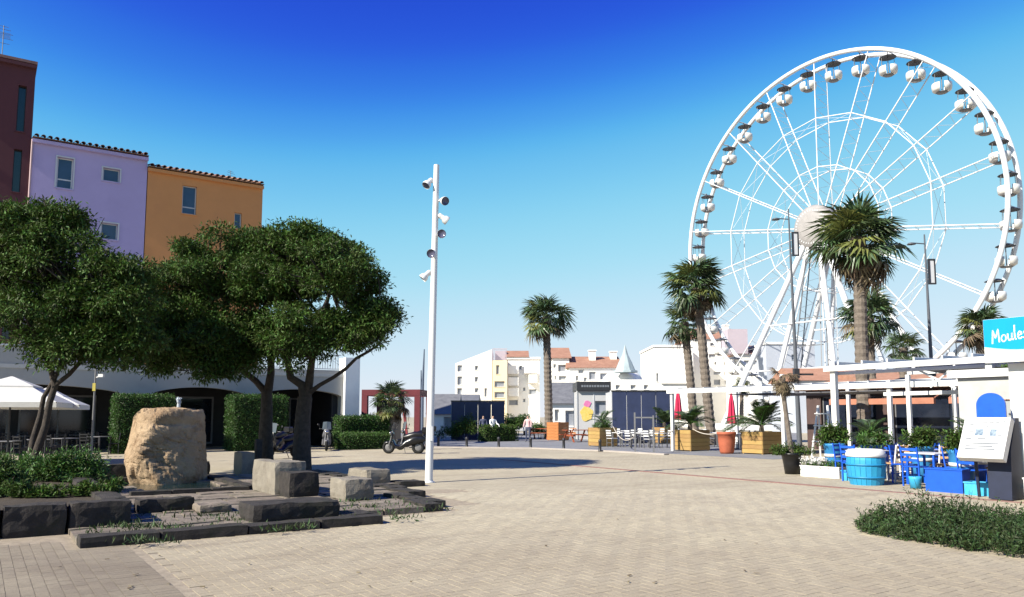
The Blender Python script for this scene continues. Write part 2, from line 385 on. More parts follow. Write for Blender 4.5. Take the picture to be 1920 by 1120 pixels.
lit = lit.build('leaf_litter', DRY); lit['kind'] = 'stuff'; lit['label'] = 'scattered dry leaf bits lying on the brick paving'; lit['category'] = 'litter'

# ================================================================== LEFT BUILDINGS
def holed_wall(b, x0, x1, z0, z1, rects, y0=0., y1=.35, mi=0):      # wall in x,z with real openings, front at y0 (towards -y), back at y1
    xs = sorted({x0, x1, *[r[0] for r in rects], *[r[1] for r in rects]}); zs = sorted({z0, z1, *[r[2] for r in rects], *[r[3] for r in rects]})
    hole = lambda x, z: any(r[0] < x < r[1] and r[2] < z < r[3] for r in rects)
    for a, c in zip(xs[:-1], xs[1:]):
        for d, e in zip(zs[:-1], zs[1:]):
            if not hole((a+c)/2, (d+e)/2):
                b.add([(a, y0, d), (c, y0, d), (c, y0, e), (a, y0, e)], [(0, 1, 2, 3)], mi)
                b.add([(a, y1, d), (c, y1, d), (c, y1, e), (a, y1, e)], [(3, 2, 1, 0)], mi)
    for (a, c, d, e) in rects:
        b.add([(a, y0, d), (c, y0, d), (c, y1, d), (a, y1, d), (a, y0, e), (c, y0, e), (c, y1, e), (a, y1, e)], [(0, 1, 2, 3), (7, 6, 5, 4), (4, 0, 3, 7), (1, 5, 6, 2)], mi)
    b.add([(x0, y0, z1), (x1, y0, z1), (x1, y1, z1), (x0, y1, z1), (x0, y0, z0), (x0, y1, z0), (x1, y0, z0), (x1, y1, z0)], [(0, 1, 2, 3), (0, 3, 5, 4), (1, 6, 7, 2)], mi)
    return b
def window(parent, r, frame=WHITE, pane=GLASSB, y=.16, t=.06, split=None, sill=True, wall_proud=.05, sill_m=None):
    a, c, d, e = r; g = .004
    fb = MB(); fb.box(a+g, c-g, y, y+.05, d+g, d+t); fb.box(a+g, c-g, y, y+.05, e-t, e-g); fb.box(a+g, a+t, y, y+.05, d+t, e-t); fb.box(c-t, c-g, y, y+.05, d+t, e-t)
    if split: z = d+(e-d)*split; fb.box(a+t, c-t, y, y+.05, z-t/2, z+t/2)
    w = fb.build('window', frame, parent)
    pb = MB(); pb.box(a+t, c-t, y+.02, y+.03, d+t, e-t); pb.build('pane', pane, w)
    if sill: sb = MB(); sb.box(a-.05, c+.05, -wall_proud, y-.004, d-.06, d-.004); sb.build('sill', sill_m or frame, w)
    return w
def frame_only(parent, r, m, t=.07, y=.02):
    a, c, d, e = r; b = MB()
    b.box(a-t, c+t, -.035, -.003, e+.003, e+t); b.box(a-t, a-.003, -.035, -.003, d, e); b.box(c+.003, c+t, -.035, -.003, d, e); return b.build('window_surround', m, parent)
def plaster(name, c, st=None): return mat(name, c, .92, .05, .8, .25, 30, stain=st, stain_scale=.35)
PURPLE = plaster('lilac_plaster', (.40, .33, .53), (.36, .30, .49)); ORANGE = plaster('ochre_plaster', (.56, .25, .09), (.52, .23, .09))
MAROON = plaster('maroon_plaster', (.085, .028, .034), (.075, .026, .034)); PALEW = plaster('pale_plaster', (.36, .35, .325), (.31, .30, .28))
def barrel_tile(l=1.1, r=.105, n=6):
    b = MB(); vo = []; vi = []
    for yy in (0, l):
        for k in range(n+1):
            a = math.pi*k/n; vo.append((math.cos(a)*r, yy, math.sin(a)*r+yy*.22)); vi.append((math.cos(a)*(r-.02), yy, math.sin(a)*(r-.02)+yy*.22))
    m = n+1
    b.add(vo, [(k, k+1, m+k+1, m+k) for k in range(n)], 0, True); b.add(vi, [(m+k, m+k+1, k+1, k) for k in range(n)], 0, True)
    b.add(vo[:m]+vi[:m], [(k, m+k, m+k+1, k+1) for k in range(n)]); return b.mesh('roof_tile', TILE)
TILE_ME = barrel_tile()
FV = 44.0                                                        # the tall facades stand on the line v = -44
def tall_house(name, label, u0, u1, top, m, rects, depth=9., tiles=True, winfn=None):
    t = thing(name, label, 'building', W(u0, -FV, 0), GA)
    w = u1-u0; b = MB(); rr = [(a-u0, c-u0, d, e) for (a, c, d, e) in rects]
    holed_wall(b, 0, w, 0, top, rr); b.box(.002, w-.002, .36, depth, 0, top-.004)
    b.build('wall', m, t)
    for r in rr: winfn(t, r) if winfn else window(t, r)
    rf = MB(); rf.box(-.02, w+.02, -.18, .0-.002, top-.22, top-.06); cor = rf.build('cornice', m, t)
    if tiles:
        rb = MB(); rb.prism([(-.02, top+.004), (w+.02, top+.004), (w+.02, top+.05), (-.02, top+.05)], -.2, .6)
        roof = rb.build('roof', TILE, t)
        sb = MB(); sb.add([(-.02, .0, top+.06), (w+.02, .0, top+.06), (w+.02, depth, top+1.9), (-.02, depth, top+1.9), (-.02, depth, top), (w+.02, depth, top), (-.02, 0, top), (w+.02, 0, top)], [(0, 1, 2, 3), (3, 2, 5, 4), (0, 3, 4, 6), (1, 7, 5, 2)]); sb.build('roof_slope', TILE, roof)
        k = int(w/.285)
        for i in range(k): link('roof_tile', TILE_ME, roof, (w*(i+.5)/k, -.34, top+.055))
    return t
def purple_win(t, r):
    h = r[3]-r[2]
    window(t, r, WHITE if h > 1 else STEELW, GLASSB, split=.30 if h > 1 else None, sill_m=PURPLE); frame_only(t, r, STEELW)
tall_house('lilac_house', 'lilac plastered house with dark roof tile edge between red and orange houses', 1.52, 6.68, 15.08, PURPLE,
           [(2.60, 3.30, 12.8, 14.35), (4.63, 5.40, 13.5, 14.17), (4.67, 5.43, 10.5, 11.33)], winfn=purple_win)
def orange_win(t, r): window(t, r, STEELW, GLASSB, split=.25 if r[3]-r[2] > 1 else None, sill_m=ORANGE)
tall_house('orange_house', 'ochre orange plastered house with tiled eave beside lilac house', 6.72, 12.69, 14.55, ORANGE,
           [(8.45, 9.18, 12.35, 13.9), (11.19, 11.59, 11.9, 12.8), (8.45, 9.3, 9.9, 11.05)], winfn=orange_win)
def slot_win(t, r):
    window(t, r, DARKM, GLASSD, y=.2, t=.04, sill_m=MAROON)
redh = tall_house('maroon_house', 'tall dark maroon house with narrow slot windows and rooftop aerial', -5.0, 1.47, 18.75, MAROON,
           [(.80, 1.14, 15.3, 17.6), (.78, 1.12, 12.3, 14.4), (.76, 1.10, 8.2, 10.2), (.74, 1.08, 5.2, 7.0), (-1.6, -1.0, 14.2, 16.0), (-3.6, -3.0, 14.2, 16.0)], tiles=False, winfn=slot_win)
cb = MB(); cb.box(-.06, 6.53, -.10, 9.1, 18.76, 18.90); cb.build('coping', mat('coping_tile', (.30, .17, .14), .8, .2, 3), redh)
ab = MB(); ab.tube((5.05, .5, 18.9), (5.05, .5, 20.6), .02, n=5)
for z, l in ((19.7, .55), (19.95, .8), (20.2, .8), (20.4, .6), (20.55, .4)):
    ab.tube((5.05-l/2, .5, z), (5.05+l/2, .5, z), .011, n=4)
ab.tube((5.05, .1, 20.1), (5.05, 1.1, 20.25), .012, n=4)
for k in range(6): ab.tube((4.75, .15+k*.18, 20.1+k*.027), (5.35, .15+k*.18, 20.1+k*.027), .008, n=4)
ab.build('aerial', GREYM, redh)
pb = MB(); pb.tube((6.50, -.07, 0), (6.50, -.07, 15.0), .045, n=8); pb.build('drainpipe', mat('pink_pipe', (.60, .42, .42), .5, .08, 4), redh)
ab = MB(); ab.tube((0, 0, 0), (0, 0, .9), .015, n=4)
for z, l in ((.6, .5), (.75, .6), (.85, .4)): ab.tube((-l/2, 0, z), (l/2, 0, z), .009, n=4)
ab = tag(ab.build('roof_aerial', GREYM, loc=W(11.5, -46.4, 14.95), rz=GA+.5), 'thin television aerial on the roof of the orange house', 'aerial')

# arcade with wide flat arches in front of the tall houses
ar = thing('arcade_building', 'pale arcade with wide dark arches and terrace below the tall houses', 'building', W(0, -39, 0), GA)
arches = [(-7.6, -3.4), (-2.0, 5.25), (6.55, 10.75), (11.25, 15.62)]
b = MB(); X0, X1, TOP, SPR, RISE = -12., 15.7, 3.78, 2.58, .36
def arch_h(x):
    for a, c in arches:
        if a < x < c: q = 2*(x-a)/(c-a)-1; return SPR + RISE*math.sqrt(max(0, 1-q*q))*(.75+.25*(1-q*q))
    return 0.
xs = [X0]
for a, c in arches: xs += [a] + [a+(c-a)*(.5-.5*math.cos(math.pi*k/20)) for k in range(1, 20)] + [c]
xs.append(X1)
for a, c in zip(xs[:-1], xs[1:]):
    m_ = (a+c)/2
    if arch_h(m_) == 0: b.box(a, c, 0, .5, 0, TOP); continue
    ha = max(arch_h(a), SPR); hc = max(arch_h(c), SPR)
    b.add([(a, 0, ha), (c, 0, hc), (c, 0, TOP), (a, 0, TOP), (a, .5, ha), (c, .5, hc), (c, .5, TOP), (a, .5, TOP)], [(0, 1, 2, 3), (7, 6, 5, 4), (0, 4, 5, 1), (3, 2, 6, 7)])
b.build('wall', PALEW, ar)
b = MB(); b.box(X0, X1, .504, 4.96, 3.2, 3.55); b.build('terrace_slab', PALEW, ar)
b = MB(); b.box(X0, 1.5, .05, .30, 3.784, 4.52); b.build('parapet', PALEW, ar)
b = MB(); b.box(X0, 1.54, .0, .35, 4.524, 4.60); b.build('coping', WHITE, ar)
b = MB(); b.box(1.55, X1, .02, .3, 3.784, 3.95); b.build('kerb', PALEW, ar)
b = MB(); b.box(X0, X1, -.03, -.003, 3.60, 3.76); b.build('string_course', mat('white_trim', (.58, .57, .54), .85, .06, 3), ar)
b = MB(); b.box(15.72, 16.52, -.25, .60, 0, 4.62); b.build('end_pillar', mat('pillar_plaster', (.80, .80, .78), .9, .05, 1.5), ar)
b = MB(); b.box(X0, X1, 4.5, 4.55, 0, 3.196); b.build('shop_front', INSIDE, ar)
for k, (a, c) in enumerate(((-7, -4), (-1.6, 1.2), (1.6, 4.8), (7.0, 10.3), (11.7, 13.2), (13.5, 15.3))):
    f = MB(); f.box(a, c, 4.40, 4.46, .15, .25); f.box(a, c, 4.40, 4.46, 2.5, 2.6); f.box(a, a+.08, 4.40, 4.46, .25, 2.5); f.box(c-.08, c, 4.40, 4.46, .25, 2.5); f.box((a+c)/2-.04, (a+c)/2+.04, 4.40, 4.46, .25, 2.5)
    f = f.build('shop_window', GREYM, ar); g = MB(); g.box(a+.08, c-.08, 4.47, 4.48, .25, 2.5); g.build('pane', GLASSD, f)
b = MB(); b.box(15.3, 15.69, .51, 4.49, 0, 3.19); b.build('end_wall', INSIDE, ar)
b = MB(); b.box(13.55, 13.75, .05, .45, 0, SPR-.02); b.build('inner_post', STEELW, ar)
rl = MB(); rl.bar((1.6, .15, 4.75), (15.6, .15, 4.75), .05); rl.bar((1.6, .15, 4.02), (15.6, .15, 4.02), .04); rail = rl.build('railing', STEELW, ar)
bal = MB(); bal.box(-.012, .012, -.012, .012, 4.04, 4.725); bal = bal.mesh('baluster', STEELW)
for k in range(100): link('baluster', bal, rail, (1.7+k*.139, .15, 0))

# ================================================================== FOUNTAIN TERRACE
def rough_block(l, w, h, n=(4, 3, 3), amp=.02, seed=0, chip=.0):   # hewn stone: gridded box with worn, uneven faces; base at z=0
    b = MB(); idx = {}
    def vid(i, j, k):
        key = (i, j, k)
        if key not in idx:
            p = Vector(((i/n[0]-.5)*l, (j/n[1]-.5)*w, k/n[2]*h))
            ed = sum(1 for a, m in ((i, n[0]), (j, n[1]), (k, n[2])) if a in (0, m)) - 1
            q = noise.noise_vector(p*4.+Vector((seed*3.7, seed, 0)))*amp + noise.noise_vector(p*13.+Vector((seed, 0, 9)))*amp*.4
            p2 = p + q; 
            if ed > 0:
                c = Vector((0, 0, h/2)); p2 += (c-p).normalized()*(chip+amp*.6)*ed*(.5+abs(noise.noise(p*5+Vector((seed, 7, 1)))))
            if k == 0: p2.z = 0
            idx[key] = len(b.v); b.v.append(tuple(p2))
        return idx[key]
    def face(q): b.f.append(tuple(q)); b.m.append(0); b.sm.append(False)
    for i in range(n[0]):
        for j in range(n[1]):
            face([vid(i, j, n[2]), vid(i+1, j, n[2]), vid(i+1, j+1, n[2]), vid(i, j+1, n[2])])
    for i in range(n[0]):
        for k in range(n[2]):
            face([vid(i, 0, k), vid(i+1, 0, k), vid(i+1, 0, k+1), vid(i, 0, k+1)]); face([vid(i+1, n[1], k), vid(i, n[1], k), vid(i, n[1], k+1), vid(i+1, n[1], k+1)])
    for j in range(n[1]):
        for k in range(n[2]):
            face([vid(0, j+1, k), vid(0, j, k), vid(0, j, k+1), vid(0, j+1, k+1)]); face([vid(n[0], j, k), vid(n[0], j+1, k), vid(n[0], j+1, k+1), vid(n[0], j, k+1)])
    return b
ter = thing('fountain_terrace', 'low stepped terrace of worn stone slabs around the boulder fountain', 'terrace', W(3.6, -15, 0), GA)
def right_end(v):
    for lim, e in ((-11.75, 5.1), (-12.35, 6.62), (-14.3, 6.9), (-14.9, 7.45), (-16.3, 7.6), (-17.0, 8.6), (-30, 7.9)):
        if v > lim: return e
POOL = (2.55, 4.72, -20.6, -16.95)
v = -10.95; row = 0; flag_m = [rough_block(1, 1, .11, (4, 4, 1), .014, s_).mesh('flagstone', STONE) for s_ in range(7)]
kerb_m = [rough_block(1, 1, .13, (6, 2, 2), .016, s_+20).mesh('kerb_stone', DSTONE) for s_ in range(4)]
rb_ = MB()
while v > -21.2:
    dv = .34 if row == 0 else R.uniform(.42, .68)
    u = 1.1 if v > -12.3 else (1.95 if v > -13.6 else 2.0); e = right_end(v-dv/2)
    while u < e-.08:
        l = R.uniform(.55, 1.05) if row else R.uniform(.8, 1.3); l = min(l, e-u); l = l if e-u-l > .2 else e-u
        c = (u+l/2, v-dv/2)
        u += l
        if POOL[0]-.05 < c[0] < POOL[1] and POOL[2] < c[1] < POOL[3]: continue
        edge = row == 0 or u > e-.05
        o = link('kerb_stone' if edge else 'flagstone', R.choice(kerb_m if edge else flag_m), ter)
        o.location = (c[0]-3.6, -(c[1]+15), (.0 if edge else -.008)+R.uniform(-.012, .008)); o.scale = ((l-.015), (dv-.015), R.uniform(.8, .95) if not edge else 1)
        o.rotation_euler = (R.uniform(-.012, .012), R.uniform(-.01, .01), R.choice((0, math.pi))+R.uniform(-.015, .015))
    v -= dv; row += 1
fill = MB()
fill.box(1.15-3.6, 5.0-3.6, -(-11.1+15), -(-12.4+15), .005, .055); fill.box(2.0-3.6, 6.7-3.6, -(-12.4+15)+.003, -(-16.94+15), .005, .055)
fill.box(4.74-3.6, 7.7-3.6, -(-16.94+15)+.003, -(-21+15), .005, .055); fill.build('bedding', SOIL, ter)
WATER = mat('pool_water', (.012, .03, .028), .06, .3, 2, .15, 9, spec=.6)
wb = MB(); wb.box(POOL[0]-3.6, POOL[1]-3.6, -(POOL[3]+15), -(POOL[2]+15), .002, .045)
pool = struct(wb.build('pool_water', WATER, None, W(3.6, -15, 0), GA))
ks = 0
for (a, c, d, e_) in ((2.5, 4.75, -16.98, -16.7), (2.5, 4.7, -20.9, -20.62), (4.72, 4.98, -20.6, -17.0)):
    l = c-a; w_ = abs(e_-d); n_ = 3 if l > w_ else 4; L_ = max(l, w_)
    for k in range(n_):
        o = link('pool_edge_stone', kerb_m[k % 4], ter); t_ = (k+.5)/n_
        if l > w_: o.location = (a+l*t_-3.6, -((d+e_)/2+15), .02); o.scale = (l/n_-.02, w_-.01, 1.0)
        else: o.location = ((a+c)/2-3.6, -(min(d, e_)+w_*t_+15), .02); o.scale = (w_/n_*1.0-.02, l, 1.0); o.rotation_euler.z = math.pi/2
        o.data = kerb_m[k % 4]
def block(name, label, u0, u1, v0, v1, h, m, z=.10, seed=1, n=(6, 5, 4), amp=.025, chip=.01, rz=0.):
    o = rough_block(u1-u0, v1-v0, h, n, amp, seed, chip).build(name, m, None, W((u0+u1)/2, (v0+v1)/2, z-.01), GA+rz)
    return tag(o, label, 'stone block')
block('stone_block', 'long low dark stone block lying beside the front kerb of the terrace', 3.28, 4.62, -12.15, -11.42, .25, DSTONE, seed=3, n=(10, 5, 4))
bigb = rough_block(.62, 1.5, .62, (6, 14, 6), .02, 5, .008)
for i, p in enumerate(bigb.v):                                   # chipped back corner
    x, y, z = p
    if y > .35 and x > .0 and z > .4: z -= .12*(y-.35)/.4
    bigb.v[i] = (x, y, z)
tag(bigb.build('stone_block', LSTONE, None, W(5.10, -15.97, .09), GA), 'large pale grey stone block with chipped corner beside the pool', 'stone block')
block('stone_block', 'squared front part of the large pale block, coloured dark for its shaded face', 4.86, 5.45, -15.19, -14.58, .46, DSTONE, seed=6, amp=.015, n=(6, 6, 5))  # shaded front of the pale block, painted in as a separate dark piece
block('stone_block', 'small reddish stone cube between the large block and the paving', 5.55, 6.12, -14.35, -13.58, .37, LSTONE, seed=8, amp=.03)
block('stone_block', 'small flat stone cube at the terrace corner near the floodlight pole', 7.28, 7.88, -17.7, -16.6, .30, LSTONE, seed=12, amp=.025)
block('stone_block', 'low broken stone slab between raised bed and long stone block', 2.15, 3.0, -14.0, -13.6, .20, DSTONE, seed=15)
block('stone_block', 'chipped stone slab lying in front of the pool edge', 2.95, 3.45, -13.6, -13.05, .12, STONE, seed=16)
block('stone_pillar', 'upright pale stone slab standing behind the pool', 5.9, 6.25, -22.4, -21.6, .62, LSTONE, z=.02, seed=18, amp=.012)
block('stone_pillar', 'thin dark upright stone post behind the pool', 6.45, 6.62, -22.4, -22.2, .95, DSTONE, z=.02, seed=19, n=(2, 2, 6), amp=.012)
block('stone_wall', 'low dark stone step wall left of the boulder', 1.9, 2.45, -21.9, -19.9, .32, DSTONE, z=0, seed=21, n=(4, 10, 3))
block('stone_wall', 'long low dark stone wall behind the boulder', 2.0, 5.4, -23.2, -22.8, .36, DSTONE, z=0, seed=22, n=(16, 3, 3))
# boulder
BOULD = mat('boulder', (.33, .225, .135), .95, .2, 1.7, 1.0, 16, col2=(.47, .345, .22), stain=(.20, .12, .065), stain_scale=2.0)
b = MB(); NB, KB = 110, 80; cen = Vector((0, 0, .80))
planes = [((-1, -.05, .16), .82), ((-.75, -.64, .14), .63), ((.76, -.65, .05), .66), ((1, .1, .04), .76), ((.2, 1, .05), .70), ((-.7, .7, .1), .8), ((0, .05, 1), .93), ((-.62, -.2, .76), 1.0), ((.6, -.1, .8), 1.14), ((.1, -.75, .66), 1.03),
          ((-.8, -.45, -.3), .82), ((-.3, -.9, -.32), .80), ((.55, -.5, .67), 1.10), ((-.95, .3, -.25), .95), ((.8, .7, .1), .82), ((-.2, -.95, .3), .86), ((.9, -.4, -.2), .86)]
planes = [(Vector(n_).normalized(), d_) for n_, d_ in planes]
for i in range(KB+1):
    ph = math.pi*(i/KB)
    for j in range(NB):
        a = 2*math.pi*j/NB; d = Vector((math.sin(ph)*math.cos(a), math.sin(ph)*math.sin(a), math.cos(ph)))
        rs_ = sorted(d_/max(n_.dot(d), 1e-3) for n_, d_ in planes); r_ = rs_[0] - .03*math.exp(-(rs_[1]-rs_[0])*18)     # worn arrises
        p = d*r_; q = p*1.0
        f1 = noise.fractal(q*2.1+Vector((3, 1, 7)), 1.0, 2.0, 5)*.032; rg = abs(noise.noise(q*3.1+Vector((9, 4, 1)))); f2 = -.03*max(0, .10-rg)/.10
        f3 = noise.fractal(q*9, .7, 2, 5)*.013 - .012*max(0, .12-abs(noise.noise(q*6.5+Vector((1, 8, 3)))))/.12
        gully = -.14*math.exp(-((p.x+.42+.18*p.z+.06*noise.noise(q*4))/.06)**2)*(1 if p.y < 0 else 0)*max(0, min(1, .75-p.z))
        cave = -.17*math.exp(-((p.x-.18+.25*p.z)/.13)**2-((p.z+.10)/.34)**2)*(.6+.8*abs(noise.noise(q*7)))*(1 if p.y < 0 else 0)
        shelf = -.10*math.exp(-((p.z-.62)/.07)**2-((p.x-.35)/.3)**2)*(1 if p.y < 0 else 0)
        p = d*(r_+f1+f2+f3+gully+cave+shelf)+cen; p.z = max(p.z, 0.); b.v.append(tuple(p))
for i in range(KB):
    for j in range(NB): b.f.append((i*NB+j, (i+1)*NB+j, (i+1)*NB+(j+1) % NB, i*NB+(j+1) % NB)); b.m.append(0); b.sm.append(False)
tag(b.build('boulder', BOULD, None, at(294, 905, .06)+Vector((0, .3, -.05)), -.1), 'tall rough tan boulder with a water jet bubbling on top', 'boulder').scale = (1.16, 1.12, 1.02)
wj = MB(); SPRAY = mat('water_spray', (.72, .78, .84), .15, .05, 8, trans=.35)
for k in range(70):
    h = abs(R.gauss(0, .11)); r_ = (.055*(1-h/.34)+.01); a = R.uniform(0, 6.28); rr_ = r_*math.sqrt(R.random()); q = R.uniform(.008, .022)
    wj.ball((rr_*math.cos(a), rr_*math.sin(a), max(.01, .26-h*.9)), (q, q, q*1.6), 6, 4)
wj.path([(0, 0, -.1), (0, 0, .08), (.005, 0, .2), (0, 0, .27)], [.05, .045, .03, .006], 8)
jet = at(324, 905, .06)+Vector((0, .15, 0)); tag(wj.build('water_jet', SPRAY, None, Vector((jet.x, jet.y, 1.76))), 'small white water jet on top of the tan boulder', 'water jet')

# raised bed with its block wall
bedt = thing('raised_bed', 'raised planting bed walled with dark weathered stone blocks', 'planter', W(1.9, -12.4, 0), GA)
x = 0.; k = 0
while x > -6.2:
    l = R.uniform(.72, 1.0); o = rough_block(l-.02, .36, .42, (8, 3, 5), .018, 40+k, .012).build('stone_block', DSTONE, bedt, (x-l/2, .18, 0)); x -= l; k += 1
y = .38
while y < 9.6:
    l = R.uniform(.7, 1.0); o = rough_block(.34, l-.02, .42, (3, 8, 5), .018, 60+k, .012).build('stone_block', DSTONE, bedt, (-.18, y+l/2, 0)); y += l; k += 1
b = MB(); NX = 24
for i in range(NX+1):
    for j in range(NX+1):
        xx = -6.3+5.98*i/NX; yy = .34+9.4*j/NX; b.v.append((xx, yy, .33+.05*noise.noise(Vector((xx, yy, 0))*1.3)))
for i in range(NX):
    for j in range(NX): q = i*(NX+1)+j; b.f.append((q, q+NX+1, q+NX+2, q+1)); b.m.append(0); b.sm.append(True)
b.build('soil', SOIL, bedt)

# ================================================================== TREES
def limb(b, p, q, r0, r1, sag=.15, n=7, seg=7, seed=0):
    p = Vector(p); q = Vector(q); pts = []; l = (q-p).length
    for i in range(seg+1):
        t_ = i/seg; w = p.lerp(q, t_) + Vector((0, 0, sag*l*math.sin(math.pi*t_)*(-.5)))
        w += noise.noise_vector(Vector((seed*1.7, t_*2.2, seed)))*l*.07*math.sin(math.pi*t_); pts.append(w)
    b.path(pts, [r0+(r1-r0)*i/seg for i in range(seg+1)], n); return pts
def crown_leaves(clumps, nl, size, seed, flat=.62, zmin=None):
    g = np.random.default_rng(seed); C = np.array([c[:3] for c in clumps]); Rr = np.array([c[3] for c in clumps])
    wgt = Rr**2; idx = g.choice(len(C), nl, p=wgt/wgt.sum()); d = g.normal(size=(nl, 3)); d /= np.linalg.norm(d, axis=1, keepdims=True)
    r = Rr[idx]*g.uniform(.25, 1., nl)**.6*(1+.25*g.normal(size=nl)); P = C[idx] + d*r[:, None]*np.array([1, 1, flat])
    D = d*.8+g.normal(size=(nl, 3))*.7+np.array([0, 0, -.15]); Nn = g.normal(size=(nl, 3))*.55+np.array([0, 0, 1.])
    return leaf_arrays(P, D, Nn, size*g.uniform(.65, 1.35, nl), size*.36*g.uniform(.7, 1.3, nl))
def make_tree(name, label, base, trunks, lobes, nl, size, seed, forks, group='shade trees by the fountain', mat_leaf=LEAF, clump_r=.52, n_clump=120, twigs=True, sc_=1.):
    lobes = [(*l[:3], l[3]*sc_, l[4]*sc_, l[5]*sc_, *l[6:]) for l in lobes]; trunks = [(p_, [r_*sc_ for r_ in q_]) for p_, q_ in trunks]; clump_r *= sc_; size *= sc_
    rr = random.Random(seed); base = Vector(base); t = thing(name, label, 'tree', base, 0, group)
    tb = MB()
    for pts, rads in trunks: tb.path([Vector(p)-base for p in pts], rads, 10)
    clumps = []; tot = sum(l[6] if len(l) > 6 else l[3]*l[4]*l[5] for l in lobes)
    for l in lobes:
        cx, cy, cz, rx, ry, rz = l[:6]; k = int(n_clump*(l[6] if len(l) > 6 else rx*ry*rz)/tot)+3
        for _ in range(k):
            d = Vector((rr.gauss(0, 1), rr.gauss(0, 1), rr.gauss(.35, .8))).normalized(); f_ = rr.uniform(.62, 1.0) if rr.random() < .8 else rr.uniform(.2, .6)
            clumps.append((cx+d.x*rx*f_-base.x, cy+d.y*ry*f_-base.y, cz+d.z*rz*f_-base.z, clump_r*rr.uniform(.6, 1.25)))
    br = MB(); fk = [Vector(f_)-base for f_ in forks]
    for i, c in enumerate(clumps):
        if i % 2 and not twigs: continue
        q = Vector(c[:3]); f_ = min(fk, key=lambda a: (a-q).length + rr.random()*1.2)
        if i % 3 == 0: limb(br, f_, q, .05, .012, rr.uniform(-.1, .25), 6, 7, seed+i)
        else:
            m_ = f_.lerp(q, rr.uniform(.25, .5)); limb(br, m_, q+Vector((rr.gauss(0, .2), rr.gauss(0, .2), rr.gauss(0, .15))), .026, .008, rr.uniform(-.1, .2), 5, 5, seed+i)
    tr = tb.build('trunk', BARK, t); br.build('branches', BARK, t)
    V, Fq = crown_leaves(clumps, nl, size, seed); link('crown', arr_mesh('crown', V, Fq, mat_leaf), t, kind='stuff')
    return t
def P(px, py, Y): return atY(px, py, Y)
# right-hand pair: crowns merge into one dome
gA = at(566, 884, 0); yA = gA.y
make_tree('shade_tree', 'dark spreading tree with a bare limb reaching right, behind the large stone block', gA,
    [([gA+Vector((0, 0, -.1)), P(566, 820, yA), P(568, 780, yA), P(572, 745, yA)], [.36, .30, .27, .26]),
     ([P(572, 748, yA), P(566, 722, yA), P(545, 708, yA), P(538, 670, yA), P(545, 610, yA)], [.2, .16, .14, .12, .07]),
     ([P(574, 750, yA), P(580, 715, yA), P(584, 680, yA-.3), P(600, 620, yA-.6), P(620, 540, yA-.8)], [.18, .15, .12, .10, .05]),
     ([P(578, 738, yA), P(600, 722, yA-.2), P(625, 708, yA-.3), P(648, 692, yA-.4), P(668, 672, yA-.4), P(690, 660, yA-.4), P(708, 648, yA-.4), P(725, 620, yA-.4)], [.10, .075, .068, .062, .055, .05, .04, .02])],
    [(*P(600, 520, yA-.6), 1.75, 2.3, 1.55, 1.3), (*P(560, 455, yA), 1.7, 1.6, .55, .9), (*P(645, 480, yA), .85, 1.0, .62, .5), (*P(660, 535, yA-.4), 1.05, 1.8, .95, .75), (*P(690, 600, yA-.4), .95, 1.3, .85, .6), (*P(575, 610, yA-.6), 1.7, 2.0, .8, .6), (*P(715, 598, yA-.4), .5, .9, .7, .35), (*P(560, 650, yA-1.), 1.3, 1.6, .7, .55), (*P(625, 625, yA-.8), 1.2, 1.4, .75, .5), (*P(690, 620, yA-1.), .9, .9, .6, .35)],
    66000, .155, 3, [P(545, 610, yA), P(620, 540, yA-.8), P(725, 620, yA-.4), P(600, 610, yA-.6), P(584, 670, yA-.3), P(560, 540, yA)], n_clump=270, clump_r=.46, sc_=.81)
gB = at(499, 879, 0); yB = gB.y-.3
make_tree('shade_tree', 'dark domed tree with upright forked trunk beside the hedge and motorcycles', gB,
    [([gB+Vector((0, 0, -.1)), P(498, 810, yB), P(500, 770, yB), P(500, 735, yB)], [.30, .25, .22, .20]),
     ([P(500, 738, yB), P(480, 715, yB), P(455, 695, yB), P(430, 660, yB), P(415, 600, yB)], [.14, .12, .10, .08, .05]),
     ([P(502, 738, yB), P(508, 700, yB), P(508, 650, yB), P(500, 570, yB)], [.17, .14, .12, .06])],
    [(*P(420, 540, yB-.8), 2.5, 2.6, 1.75, 1.5), (*P(455, 475, yB), 2.4, 2.0, .75, 1.0), (*P(335, 560, yB-1.), 1.6, 1.8, 1.4, .9), (*P(390, 640, yB-1.2), 2.4, 1.8, .9, .9), (*P(300, 620, yB-1.5), 1.1, 1.4, 1.0, .5), (*P(520, 560, yB-.8), 1.4, 1.8, 1.3, .7), (*P(410, 700, yB-2.0), .75, .6, .45, .12), (*P(350, 665, yB-1.8), 1.7, 1.2, .75, .7), (*P(455, 650, yB-1.5), 1.5, 1.4, .8, .7), (*P(520, 640, yB-1.2), 1.0, 1.2, .8, .5), (*P(285, 660, yB-2.), .9, 1.0, .7, .35)],
    110000, .155, 9, [P(415, 600, yB), P(500, 570, yB), P(455, 690, yB), P(400, 560, yB), P(508, 650, yB)], n_clump=330, clump_r=.5, sc_=.81)
gC = at(52, 880, .33); yC = gC.y
